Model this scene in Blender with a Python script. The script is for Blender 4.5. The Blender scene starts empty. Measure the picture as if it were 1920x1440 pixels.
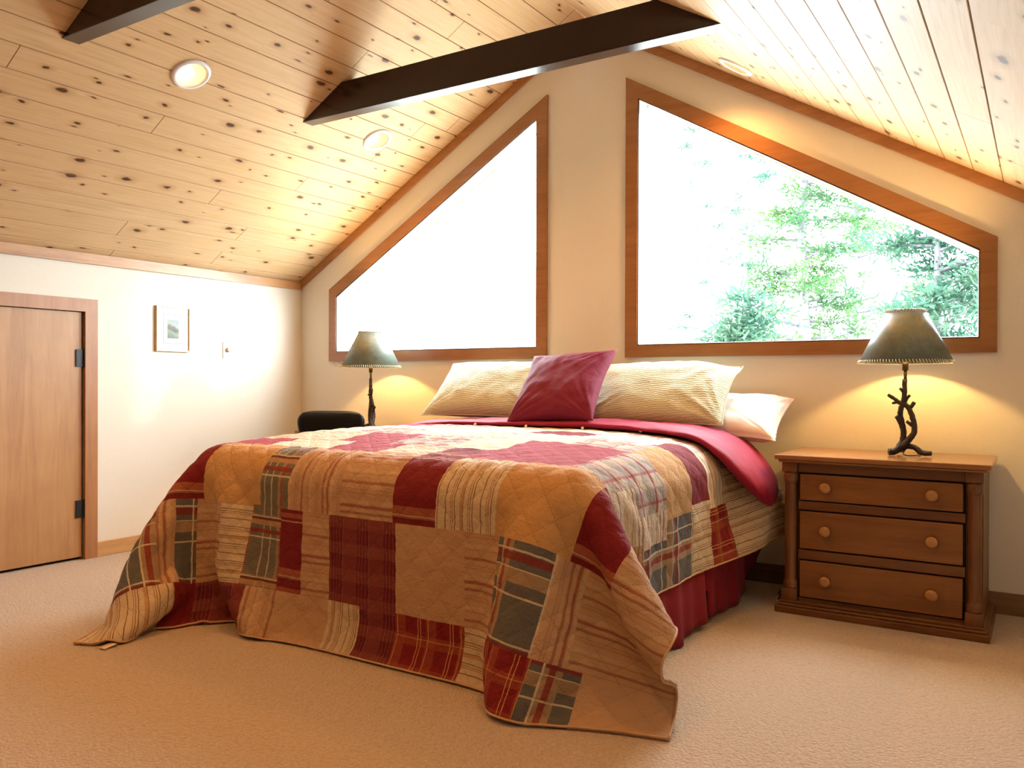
import bpy, bmesh, math, random
import numpy as np
from mathutils import Vector, Matrix, noise

random.seed(7)
SC = bpy.context.scene
COL = SC.collection
PI = math.pi

# ------------------------------------------------------------------ helpers
def link(o, parent=None):
    COL.objects.link(o)
    if parent is not None:
        o.parent = parent
    return o

def obj(name, bm, mat=None, parent=None, smooth=True, loc=None):
    me = bpy.data.meshes.new(name)
    bm.normal_update()
    bm.to_mesh(me); bm.free()
    for p in me.polygons:
        p.use_smooth = smooth
    if mat is not None:
        for m in (mat if isinstance(mat, (list, tuple)) else [mat]):
            me.materials.append(m)
    o = bpy.data.objects.new(name, me)
    if loc is not None:
        o.location = loc
    return link(o, parent)

def thing(name, label, cat, loc=(0, 0, 0), rotz=0.0, group=None, kind=None):
    o = bpy.data.objects.new(name, None)
    o.location = loc; o.rotation_euler = (0, 0, rotz)
    o.empty_display_size = .05
    link(o)
    if label: o['label'] = label
    if cat: o['category'] = cat
    if group: o['group'] = group
    if kind: o['kind'] = kind
    return o

def tag(o, label, cat, group=None):
    o['label'] = label; o['category'] = cat
    if group: o['group'] = group
    return o

def struct(o, label=None, cat=None):
    o['kind'] = 'structure'
    if label: o['label'] = label
    if cat: o['category'] = cat
    return o

def copy_tree(o, parent=None):
    c = o.copy(); COL.objects.link(c)
    c.parent = parent
    for ch in list(o.children):
        copy_tree(ch, c)
    return c

def merge(bm, tmp, mat=None):
    if mat is not None:
        bmesh.ops.transform(tmp, matrix=mat, verts=tmp.verts)
    me = bpy.data.meshes.new('tmp'); tmp.to_mesh(me); tmp.free()
    bm.from_mesh(me); bpy.data.meshes.remove(me)

def bx(bm, x0, x1, y0, y1, z0, z1, bev=0.0, seg=2, mat=None):
    t = bmesh.new()
    bmesh.ops.create_cube(t, size=1)
    bmesh.ops.transform(t, verts=t.verts, matrix=Matrix.Translation(((x0+x1)/2, (y0+y1)/2, (z0+z1)/2)) @
                        Matrix.Diagonal((x1-x0, y1-y0, z1-z0, 1)))
    if bev > 0:
        bmesh.ops.bevel(t, geom=t.edges[:], offset=bev, segments=seg, profile=.5, affect='EDGES')
    merge(bm, t, mat)

def prism(bm, pts, vec, bev=0.0):
    """pts: list of 3D points (planar polygon), extruded by vec"""
    t = bmesh.new()
    vec = Vector(vec)
    a = [t.verts.new(p) for p in pts]
    b = [t.verts.new(Vector(p) + vec) for p in pts]
    n = len(pts)
    t.faces.new(a); t.faces.new(b[::-1])
    for i in range(n):
        t.faces.new((a[i], b[i], b[(i+1) % n], a[(i+1) % n]))
    bmesh.ops.recalc_face_normals(t, faces=t.faces[:])
    if bev > 0:
        bmesh.ops.bevel(t, geom=t.edges[:], offset=bev, segments=2, profile=.5, affect='EDGES')
    merge(bm, t)

def tube(bm, pts, radii, n=10, cap=True, jitter=0.0, seed=0):
    pts = [Vector(p) for p in pts]
    if not isinstance(radii, (list, tuple)): radii = [radii]*len(pts)
    rnd = random.Random(seed)
    rings = []
    prev = None
    for i, p in enumerate(pts):
        if i == 0: t = pts[1]-pts[0]
        elif i == len(pts)-1: t = pts[-1]-pts[-2]
        else: t = (pts[i+1]-pts[i]).normalized() + (pts[i]-pts[i-1]).normalized()
        t.normalize()
        if prev is None:
            a = Vector((0, 0, 1)) if abs(t.z) < .9 else Vector((1, 0, 0))
            x = a.cross(t).normalized()
        else:
            x = prev - t*prev.dot(t)
            x.normalize()
        prev = x
        y = t.cross(x)
        ring = []
        for k in range(n):
            a = 2*PI*k/n
            r = radii[i]*(1+rnd.uniform(-jitter, jitter))
            ring.append(bm.verts.new(p + x*math.cos(a)*r + y*math.sin(a)*r))
        rings.append(ring)
    for i in range(len(rings)-1):
        for k in range(n):
            bm.faces.new((rings[i][k], rings[i][(k+1) % n], rings[i+1][(k+1) % n], rings[i+1][k]))
    if cap:
        bm.faces.new(rings[0][::-1]); bm.faces.new(rings[-1])

def lathe(bm, prof, mat=Matrix(), n=32, close=False):
    rings = []
    for r, z in prof:
        if r < 1e-6:
            rings.append([bm.verts.new(mat @ Vector((0, 0, z)))])
        else:
            rings.append([bm.verts.new(mat @ Vector((r*math.cos(2*PI*k/n), r*math.sin(2*PI*k/n), z))) for k in range(n)])
    m = len(rings)
    for i in range(m if close else m-1):
        a, b = rings[i], rings[(i+1) % m]
        for k in range(n):
            k2 = (k+1) % n
            if len(a) == 1 and len(b) == 1: continue
            if len(a) == 1: bm.faces.new((a[0], b[k2], b[k]))
            elif len(b) == 1: bm.faces.new((a[k], a[k2], b[0]))
            else: bm.faces.new((a[k], a[k2], b[k2], b[k]))
    bmesh.ops.recalc_face_normals(bm, faces=bm.faces[:])

def spline(pts, m=6):
    pts = [Vector(p) for p in pts]
    out = []
    P = [pts[0]*2-pts[1]] + pts + [pts[-1]*2-pts[-2]]
    for i in range(1, len(P)-2):
        for k in range(m):
            t = k/m
            a, b, c, d = P[i-1], P[i], P[i+1], P[i+2]
            out.append(.5*((2*b)+(c-a)*t+(2*a-5*b+4*c-d)*t*t+(3*b-a-3*c+d)*t**3))
    out.append(pts[-1])
    return out

# ------------------------------------------------------------------ materials
class Mat:
    def __init__(s, name):
        s.m = bpy.data.materials.new(name); s.m.use_nodes = True
        s.t = s.m.node_tree; s.t.nodes.clear()
        s.out = s.n('ShaderNodeOutputMaterial')
        s.b = s.n('ShaderNodeBsdfPrincipled')
        s.l(s.b.outputs[0], s.out.inputs[0])
    def n(s, typ, **kw):
        nd = s.t.nodes.new(typ)
        for k, v in kw.items(): setattr(nd, k, v)
        return nd
    def l(s, a, b): s.t.links.new(a, b)
    def put(s, sock, v):
        if hasattr(v, 'is_output') or isinstance(v, bpy.types.NodeSocket): s.l(v, sock)
        elif v is not None:
            if isinstance(v, (tuple, list)) and len(v) == 3 and sock.type == 'RGBA': v = (*v, 1)
            sock.default_value = v
    def set(s, **kw):
        for k, v in kw.items(): s.put(s.b.inputs[k.replace('_', ' ')], v)
        return s
    def math(s, op, a, b=None, c=None):
        nd = s.n('ShaderNodeMath', operation=op)
        s.put(nd.inputs[0], a)
        if b is not None: s.put(nd.inputs[1], b)
        if c is not None: s.put(nd.inputs[2], c)
        return nd.outputs[0]
    def vmath(s, op, a, b=None):
        nd = s.n('ShaderNodeVectorMath', operation=op)
        s.put(nd.inputs[0], a)
        if b is not None: s.put(nd.inputs[1], b)
        return nd.outputs[0]
    def mix(s, f, a, b, mode='MIX'):
        nd = s.n('ShaderNodeMix', data_type='RGBA', blend_type=mode)
        s.put(nd.inputs['Factor'], f); s.put(nd.inputs[6], a); s.put(nd.inputs[7], b)
        return nd.outputs[2]
    def coord(s, kind='Object'):
        return s.n('ShaderNodeTexCoord').outputs[kind]
    def sep(s, v):
        nd = s.n('ShaderNodeSeparateXYZ'); s.l(v, nd.inputs[0]); return nd.outputs
    def comb(s, x=0, y=0, z=0):
        nd = s.n('ShaderNodeCombineXYZ')
        for i, v in enumerate((x, y, z)): s.put(nd.inputs[i], v)
        return nd.outputs[0]
    def map(s, v, scale=(1, 1, 1), loc=(0, 0, 0), rot=(0, 0, 0)):
        nd = s.n('ShaderNodeMapping')
        s.l(v, nd.inputs[0]); nd.inputs['Scale'].default_value = scale
        nd.inputs['Location'].default_value = loc; nd.inputs['Rotation'].default_value = rot
        return nd.outputs[0]
    def noise(s, v, scale=5, detail=3, rough=.5, dist=0.0, out='Fac'):
        nd = s.n('ShaderNodeTexNoise')
        if v is not None: s.l(v, nd.inputs['Vector'])
        nd.inputs['Scale'].default_value = scale; nd.inputs['Detail'].default_value = detail
        nd.inputs['Roughness'].default_value = rough; nd.inputs['Distortion'].default_value = dist
        return nd.outputs[out]
    def ramp(s, f, stops, interp='LINEAR'):
        nd = s.n('ShaderNodeValToRGB'); cr = nd.color_ramp; cr.interpolation = interp
        while len(cr.elements) < len(stops): cr.elements.new(.5)
        for e, (p, c) in zip(cr.elements, stops):
            e.position = p; e.color = (*c, 1) if len(c) == 3 else c
        s.l(f, nd.inputs[0]); return nd.outputs[0]
    def bump(s, h, strength=.3, dist=.01):
        nd = s.n('ShaderNodeBump'); nd.inputs['Strength'].default_value = strength
        nd.inputs['Distance'].default_value = dist
        s.l(h, nd.inputs['Height']); s.l(nd.outputs[0], s.b.inputs['Normal'])
        return nd.outputs[0]

def srgb(r, g, b):
    f = lambda c: c/12.92 if c <= .04045 else ((c+.055)/1.055)**2.4
    return (f(r/255), f(g/255), f(b/255))

def simple(name, col, rough=.6, metal=0.0, vary=.08, scale=30, **kw):
    m = Mat(name)
    n = m.noise(m.coord(), scale, 4)
    d = tuple(max(0, c*(1-vary*2)) for c in col); e = tuple(min(1, c*(1+vary)) for c in col)
    m.set(Base_Color=m.ramp(n, [(.3, d), (.7, e)]), Roughness=rough, Metallic=metal, **kw)
    return m.m

def wood(name, dark, mid, light, axis='Y', rough=.4, fine=1.0, spec=.5, coat=0.0, knots=0.0, bumpy=.15):
    m = Mat(name)
    sc = {'X': (1.2, 14, 14), 'Y': (14, 1.2, 14), 'Z': (14, 14, 1.2)}[axis]
    v = m.map(m.coord(), scale=tuple(c*fine for c in sc))
    n1 = m.noise(v, 1.6, 6, .6, .6)
    n2 = m.noise(m.map(v, scale=(5, 5, 5)), 2.0, 3, .7)
    blot = m.noise(m.coord(), 4.5, 2)
    f = m.math('ADD', m.math('MULTIPLY', n1, .7), m.math('MULTIPLY', n2, .3))
    c = m.ramp(f, [(.3, dark), (.5, mid), (.72, light)])
    c = m.mix(m.math('MULTIPLY', m.ramp(blot, [(.35, (0, 0, 0)), (.7, (1, 1, 1))]), .35), c, dark)
    if knots:
        vo = m.n('ShaderNodeTexVoronoi'); m.l(m.map(m.coord(), scale=tuple((3 if k != 'XYZ'.index(axis) else 1.6) for k in range(3))), vo.inputs['Vector'])
        vo.inputs['Scale'].default_value = 1.6
        k = m.math('LESS_THAN', vo.outputs['Distance'], knots)
        c = m.mix(m.math('MULTIPLY', k, .7), c, tuple(x*.25 for x in dark))
    m.set(Base_Color=c, Roughness=rough, Specular_IOR_Level=spec, Coat_Weight=coat, Coat_Roughness=.15)
    m.bump(f, bumpy, .002)
    return m.m

def fract_mask(m, coord, period, off, width):
    f = m.math('FRACT', m.math('DIVIDE', m.math('ADD', coord, off+50*period), period))
    return m.math('LESS_THAN', f, width/period)

STITCH = .135
def fabric(name, base, lines=(), wob=.0025, rough=.85, quilt=1.0, weave=.06):
    """lines: (axis 'u'|'v', period, offset, width, colour, alpha)"""
    m = Mat(name)
    uv = m.coord('UV')
    w = m.noise(uv, 22, 2, out='Color')
    uvw = m.vmath('ADD', uv, m.vmath('MULTIPLY', m.vmath('SUBTRACT', w, (.5, .5, .5)), (wob*2, wob*2, 0)))
    s = m.sep(uvw)
    n = m.noise(uv, 9, 3); fine = m.noise(m.map(uv, scale=(1, .3, 1)), 420, 2)
    c = m.mix(m.math('MULTIPLY', n, .35), base, tuple(x*.8 for x in base))
    for ax, per, off, wd, colr, al in lines:
        k = fract_mask(m, s[0] if ax == 'u' else s[1], per, off, wd)
        c = m.mix(m.math('MULTIPLY', k, al), c, colr)
    c = m.mix(m.math('MULTIPLY', fine, weave*4), c, (0.02, 0.015, 0.01), 'MIX') if weave else c
    # quilting: running stitch along the diagonals
    s2 = m.sep(uv)
    a = m.math('ADD', s2[0], s2[1]); b = m.math('SUBTRACT', s2[0], s2[1])
    def line(x, y):
        f = m.math('FRACT', m.math('DIVIDE', m.math('ADD', x, 20.0), STITCH))
        d = m.math('ABSOLUTE', m.math('SUBTRACT', f, .5))
        on = m.math('LESS_THAN', d, .024)
        dash = m.math('LESS_THAN', m.math('FRACT', m.math('DIVIDE', m.math('ADD', y, 20.0), .017)), .6)
        return m.math('MULTIPLY', on, dash)
    st = m.math('MAXIMUM', line(a, b), line(b, a))
    c = m.mix(m.math('MULTIPLY', st, .42*quilt), c, tuple(x*.35 for x in base))
    wr = m.noise(m.map(uv, scale=(1, 1, 1)), 34, 4, .6, .8)
    h = m.math('SUBTRACT', m.math('ADD', m.math('MULTIPLY', wr, .8), m.math('MULTIPLY', fine, .12)), m.math('MULTIPLY', st, .35*quilt))
    m.set(Base_Color=c, Roughness=rough, Specular_IOR_Level=.2, Sheen_Weight=.03, Sheen_Roughness=.35)
    m.bump(h, .8, .013)
    return m.m

# ------------------------------------------------------------------ camera
f_px, yaw, pitch, roll = 1540.72, 0.5738, -0.0041, 0.0032
CAM = Vector((2.5, -4.749, 1.15))
F = Vector((-math.sin(yaw)*math.cos(pitch), math.cos(yaw)*math.cos(pitch), math.sin(pitch)))
r0 = Vector((math.cos(yaw), math.sin(yaw), 0)); u0 = r0.cross(F)
cr, sr = math.cos(roll), math.sin(roll)
RR = cr*r0 + sr*u0; UU = -sr*r0 + cr*u0
cam_d = bpy.data.cameras.new('camera'); cam = bpy.data.objects.new('camera', cam_d); link(cam)
cam_d.sensor_width = 36; cam_d.lens = f_px/1920*36; cam_d.clip_start = .02
Mx = Matrix.Identity(4)
for i in range(3):
    Mx[i][0] = RR[i]; Mx[i][1] = UU[i]; Mx[i][2] = -F[i]; Mx[i][3] = CAM[i]
cam.matrix_world = Mx
SC.camera = cam

# ------------------------------------------------------------------ palette
def plaster(name, col):
    m = Mat(name)
    n = m.noise(m.coord(), 45, 5, .6)
    m.set(Base_Color=m.ramp(n, [(.3, tuple(c*.97 for c in col)), (.7, col)]), Roughness=.75, Specular_IOR_Level=.25)
    m.bump(n, .08, .004)
    return m.m
WALL = plaster('cream_wall_paint', (.75, .69, .59))
TRIMW = wood('fir_trim', (.30, .12, .04), (.43, .19, .07), (.50, .24, .10), 'X', .35, knots=.05)
CASE = wood('stained_casing', (.23, .092, .032), (.32, .135, .048), (.38, .165, .062), 'X', .3, spec=.5)
BASEW = wood('stained_baseboard', (.16, .085, .035), (.22, .12, .05), (.28, .15, .07), 'X', .4)
BASEL = wood('maple_baseboard', (.45, .25, .10), (.55, .32, .14), (.62, .38, .18), 'Y', .4)
CASEL = wood('birch_casing', (.30, .125, .05), (.39, .175, .07), (.45, .22, .09), 'Z', .4)
DOORM = wood('birch_door_veneer', (.33, .16, .062), (.44, .235, .10), (.51, .29, .13), 'Z', .42, fine=.6)
BEAM = wood('walnut_beam', (.010, .003, .002), (.020, .006, .0035), (.034, .011, .006), 'X', .22, spec=.35, coat=.35)
WHITE = simple('white_paint', (.80, .80, .78), .4, vary=.02)
WHITEJ = simple('white_window_liner', (.82, .82, .80), .5, vary=.02)
BLACK = simple('black_iron', (.01, .009, .009), .45)

def pine():
    m = Mat('knotty_pine_planks')
    uv = m.coord('UV'); s = m.sep(uv)
    PW = .15
    pu = m.math('DIVIDE', s[0], PW)
    pid = m.math('FLOOR', m.math('ADD', pu, .0001))
    wn = m.n('ShaderNodeTexWhiteNoise', noise_dimensions='1D'); m.l(pid, wn.inputs['W'])
    rnd = wn.outputs['Value']
    # board ends: each course is cut at its own stations
    sv = m.math('ADD', s[1], m.math('MULTIPLY', rnd, 3.1))
    bid = m.math('FLOOR', m.math('DIVIDE', sv, 3.3))
    wn2 = m.n('ShaderNodeTexWhiteNoise', noise_dimensions='2D'); m.l(m.comb(pid, bid, 0), wn2.inputs['Vector'])
    tone = wn2.outputs['Value']
    endf = m.math('FRACT', m.math('DIVIDE', sv, 3.3))
    endl = m.math('LESS_THAN', m.math('ABSOLUTE', m.math('SUBTRACT', endf, .5)), .0006)
    off = m.math('MULTIPLY', tone, 37.0)
    v = m.comb(m.math('ADD', s[0], off), m.math('ADD', s[1], off), off)
    grain = m.noise(m.map(v, scale=(26, 1.1, 1)), 2.2, 5, .6, .9)
    fine = m.noise(m.map(v, scale=(190, 3, 1)), 1.6, 3, .6)
    c = m.ramp(grain, [(.28, (.60, .40, .215)), (.5, (.70, .485, .27)), (.75, (.75, .55, .33))])
    c = m.mix(m.math('MULTIPLY', fine, .25), c, (.47, .245, .10))
    c = m.mix(m.ramp(tone, [(0, (0, 0, 0)), (1, (.32, .32, .32))]), c, (.66, .42, .21))
    # knots: one scattered set, sized per cell
    def knots(sx, sy, ox, lim, keep):
        kv = m.comb(m.math('MULTIPLY', m.math('ADD', s[0], ox), sx), m.math('MULTIPLY', m.math('ADD', s[1], ox*1.7), sy), 0)
        kw = m.vmath('ADD', kv, m.vmath('MULTIPLY', m.noise(kv, 6, 2, out='Color'), (.12, .12, 0)))
        vo = m.n('ShaderNodeTexVoronoi', voronoi_dimensions='2D'); m.l(kw, vo.inputs['Vector'])
        vo.inputs['Scale'].default_value = 1.0; vo.inputs['Randomness'].default_value = .9
        cs = m.sep(vo.outputs['Color'])
        on = m.math('GREATER_THAN', cs[0], keep)
        rad = m.math('MULTIPLY', m.math('ADD', m.math('MULTIPLY', cs[1], .9), .35), lim)
        d = m.math('DIVIDE', vo.outputs['Distance'], rad)
        core = m.math('MULTIPLY', m.math('SUBTRACT', 1.0, m.math('SMOOTH_MIN', d, 1.0, .25)), on)
        halo = m.math('MULTIPLY', m.math('MAXIMUM', m.math('SUBTRACT', 1.0, m.math('DIVIDE', d, 2.6)), 0.0), on)
        return core, halo
    k1, h1 = knots(1/.15, 1/.30, 0.031, .10, .30)
    k2, h2 = knots(1/.11, 1/.42, 4.73, .055, .5)
    core = m.math('MAXIMUM', k1, k2); halo = m.math('MAXIMUM', h1, h2)
    c = m.mix(m.math('MULTIPLY', halo, .6), c, (.36, .15, .05))
    c = m.mix(m.math('MINIMUM', m.math('MULTIPLY', core, 2.4), .92), c, (.055, .018, .008))
    c = m.mix(endl, c, (.10, .04, .015))
    g = m.math('ABSOLUTE', m.math('SUBTRACT', m.math('FRACT', m.math('ADD', pu, .5)), .5))
    gl = m.math('LESS_THAN', g, .016)
    c = m.mix(m.math('MULTIPLY', gl, .75), c, (.16, .06, .02))
    m.set(Base_Color=c, Roughness=.46, Specular_IOR_Level=.2)
    m.bump(m.math('ADD', fine, m.math('MULTIPLY', grain, .5)), .06, .002)
    return m.m
PINE = pine()

def carpet():
    m = Mat('berber_carpet')
    v = m.coord()
    vo = m.n('ShaderNodeTexVoronoi'); m.l(v, vo.inputs['Vector']); vo.inputs['Scale'].default_value = 95
    n = m.noise(v, 60, 4, .7); big = m.noise(v, 1.3, 3)
    c = m.ramp(n, [(.3, (.42, .32, .225)), (.7, (.54, .42, .305))])
    c = m.mix(m.math('MULTIPLY', big, .18), c, (.44, .34, .25))
    c = m.mix(m.math('MULTIPLY', vo.outputs['Distance'], .45), c, (.30, .22, .15))
    m.set(Base_Color=c, Roughness=.95, Specular_IOR_Level=.1, Sheen_Weight=.2)
    h = m.math('SUBTRACT', m.math('MULTIPLY', n, .5), vo.outputs['Distance'])
    m.bump(h, .6, .01)
    return m.m
CARPET = carpet()

def glass():
    m = Mat('window_glass')
    m.t.nodes.remove(m.b)
    tr = m.n('ShaderNodeBsdfTransparent'); gl = m.n('ShaderNodeBsdfGlossy'); gl.inputs['Roughness'].default_value = .01
    tr.inputs[0].default_value = (.97, .985, .98, 1)
    lw = m.n('ShaderNodeLayerWeight'); lw.inputs[0].default_value = .5
    fr = m.math('ADD', m.math('MULTIPLY', m.math('POWER', lw.outputs['Facing'], 5.0), .8), .03)
    mx = m.n('ShaderNodeMixShader'); m.l(fr, mx.inputs[0]); m.l(tr.outputs[0], mx.inputs[1]); m.l(gl.outputs[0], mx.inputs[2])
    m.l(mx.outputs[0], m.out.inputs[0])
    return m.m
GLASS = glass()

def emis(name, col, st):
    m = Mat(name)
    m.set(Base_Color=(.8, .8, .8), Emission_Color=(*col, 1), Emission_Strength=st)
    return m.m

# ------------------------------------------------------------------ room shell
S = .5855; ZP = 3.505
XL, XR, YF = -2.645, 3.4, -7.2
ceil = lambda x: ZP - S*abs(x)
T = .14
# floor
bm = bmesh.new(); bx(bm, XL-.1, XR+.1, YF-.1, T, -.08, 0); struct(obj('floor', bm, CARPET, smooth=False))
# window holes
WB = 1.372
HX0, HX1 = .368, 2.232
htop = lambda x: 2.915 - .5885*(abs(x)-HX0)
bm = bmesh.new()
def wp(pts): prism(bm, [(x, 0, z) for x, z in pts], (0, T, 0))
up = .05
wp([(XL-.1, -.05), (XR+.1, -.05), (XR+.1, WB), (XL-.1, WB)])
wp([(XL-.1, WB), (-HX1, WB), (-HX1, ceil(HX1)+up), (XL-.1, ceil(XL-.1)+up)])
wp([(-HX1, htop(HX1)), (-HX0, htop(HX0)), (-HX0, ceil(HX0)+up), (-HX1, ceil(HX1)+up)])
wp([(-HX0, WB), (HX0, WB), (HX0, ceil(HX0)+up), (0, ceil(0)+up), (-HX0, ceil(HX0)+up)])
wp([(HX1, htop(HX1)), (HX0, htop(HX0)), (HX0, ceil(HX0)+up), (HX1, ceil(HX1)+up)])
wp([(XR+.1, WB), (HX1, WB), (HX1, ceil(HX1)+up), (XR+.1, ceil(XR+.1)+up)])
struct(obj('wall_back', bm, WALL, smooth=False))
# left knee wall with the low door opening
DY0, DY1, DZ = -2.60, -1.815, 1.590
bm = bmesh.new()
kz = ceil(XL)+.04
bx(bm, XL-.12, XL, DY1, 0, -.05, kz)
bx(bm, XL-.12, XL, YF, DY0, -.05, kz)
bx(bm, XL-.12, XL, DY0, DY1, DZ, kz)
struct(obj('wall_left', bm, WALL, smooth=False))
bm = bmesh.new(); bx(bm, XR, XR+.12, YF, 0, -.05, ceil(XR)+.04); struct(obj('wall_right', bm, WALL, smooth=False))
bm = bmesh.new()
prism(bm, [(XL-.1, YF, -.05), (XR+.1, YF, -.05), (XR+.1, YF, ceil(XR+.1)+.05), (0, YF, ZP+.05), (XL-.1, YF, ceil(XL-.1)+.05)], (0, -.12, 0))
struct(obj('wall_front', bm, wood('unseen_dark_panelling', (.10, .05, .025), (.16, .085, .04), (.20, .11, .055), 'Z', .5), smooth=False))  # unseen wall, made dark to cut light bounced into the foreground

# recessed light stations: (x, y) on each slope; the first three are in view
LIGHTS = [(-1.275, -2.03), (-1.265, -.60), (1.08, -.31), (-1.27, -3.46), (-1.27, -4.9), (1.08, -1.9), (1.08, -3.4), (1.08, -4.9)]
SL = math.atan(S); CS, SN = math.cos(SL), math.sin(SL)
def slope_frame(x, y):
    """matrix: local z points down and out of the ceiling plane (into the room)"""
    sg = -1 if x < 0 else 1
    nz = Vector((-sg*SN, 0, -CS)); ty = Vector((0, 1, 0)); tx = ty.cross(nz)
    p = Vector((x, y, ceil(x)))
    Mm = Matrix.Identity(4)
    for i in range(3):
        Mm[i][0] = tx[i]; Mm[i][1] = ty[i]; Mm[i][2] = nz[i]; Mm[i][3] = p[i]
    return Mm
def make_ceiling(name, sg, xe):
    bm = bmesh.new(); uvl = bm.loops.layers.uv.new('UVMap')
    PW, g, d = .15, .004, .004
    tot = abs(xe)/CS
    us = []
    n = int(tot/PW)+1
    prof = []
    for k in range(n):
        a, b = k*PW, min((k+1)*PW, tot)
        prof += [(a, d), (a+g, 0), (b-g, 0)]
        if b >= tot: break
    prof.append((tot, 0))
    def pt(u, e, y):
        x = sg*(u*CS) + sg*e*SN
        return Vector((x, y, ZP - u*SN + e*CS))
    y0, y1 = T, YF-.1
    A = [bm.verts.new(pt(u, e, y0)) for u, e in prof]; B = [bm.verts.new(pt(u, e, y1)) for u, e in prof]
    th = .15
    tA = [bm.verts.new(pt(0, th, y0)), bm.verts.new(pt(tot, th, y0))]
    tB = [bm.verts.new(pt(0, th, y1)), bm.verts.new(pt(tot, th, y1))]
    def face(vs, us):
        f = bm.faces.new(vs)
        for lp, u in zip(f.loops, us): lp[uvl].uv = u
    so = 0 if sg < 0 else 20.25
    for i in range(len(prof)-1):
        a, b = prof[i][0]+so, prof[i+1][0]+so
        face((A[i], A[i+1], B[i+1], B[i]), ((a, y0), (b, y0), (b, y1), (a, y1)))
    face((tA[0], tB[0], tB[1], tA[1]), [(0, 0)]*4)
    face([*A, tA[1], tA[0]], [(0, 0)]*(len(A)+2)); face([*B, tB[1], tB[0]][::-1], [(0, 0)]*(len(A)+2))
    face((A[0], B[0], tB[0], tA[0]), [(0, 0)]*4); face((A[-1], tA[1], tB[1], B[-1]), [(0, 0)]*4)
    bmesh.ops.recalc_face_normals(bm, faces=bm.faces[:])
    o = obj(name, bm, PINE, smooth=False)
    # holes for the recessed cans
    cb = bmesh.new()
    for x, y in LIGHTS:
        if x*sg > 0:
            t = bmesh.new(); lathe(t, [(0, .03), (.078, .03), (.078, -.115), (0, -.115)], n=32)
            merge(cb, t, slope_frame(x, y))
    bmesh.ops.recalc_face_normals(cb, faces=cb.faces[:])
    c = obj('cutter', cb)
    md = o.modifiers.new('b', 'BOOLEAN'); md.operation = 'DIFFERENCE'; md.object = c; md.solver = 'EXACT'
    dg = bpy.context.evaluated_depsgraph_get()
    me = bpy.data.meshes.new_from_object(o.evaluated_get(dg))
    o.modifiers.clear(); old = o.data; o.data = me; bpy.data.meshes.remove(old)
    cm = c.data; bpy.data.objects.remove(c); bpy.data.meshes.remove(cm)
    me.name = name
    return struct(o)
make_ceiling('ceiling_left', -1, abs(XL)+.1)
make_ceiling('ceiling_right', 1, XR+.1)

# trims
bm = bmesh.new()
t0, th = .062, .022
prism(bm, [(XL, -th, ceil(XL)-t0), (0, -th, ZP-t0), (0, -th, ZP-.001), (XL, -th, ceil(XL)-.001)], (0, th-.001, 0))
struct(obj('trim_1', bm, TRIMW, smooth=False))
bm = bmesh.new()
prism(bm, [(XR, -th, ceil(XR)-t0), (0, -th, ZP-t0), (0, -th, ZP-.001), (XR, -th, ceil(XR)-.001)], (0, th-.001, 0))
struct(obj('trim_2', bm, TRIMW, smooth=False))
bm = bmesh.new(); bx(bm, XL+.001, XL+.022, YF, -.001, 1.889, ceil(XL)-.002); 
TRIML = wood('fir_trim_long', (.34, .15, .055), (.50, .25, .10), (.58, .31, .13), 'Y', .38, knots=.04)
struct(obj('trim_3', bm, TRIML, smooth=False))
bm = bmesh.new(); bx(bm, XL+.001, XR, -.016, -.001, 0, .108, .004); struct(obj('baseboard_back', bm, BASEW, smooth=False))
bm = bmesh.new(); bx(bm, XL+.001, XL+.016, -1.748, -.02, 0, .10, .004); bx(bm, XL+.001, XL+.016, YF, -2.70, 0, .10, .004)
struct(obj('baseboard_left', bm, BASEL, smooth=False))
bm = bmesh.new(); bx(bm, XR-.016, XR-.001, YF, -.02, 0, .108, .004); struct(obj('baseboard_right', bm, BASEW, smooth=False))

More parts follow.
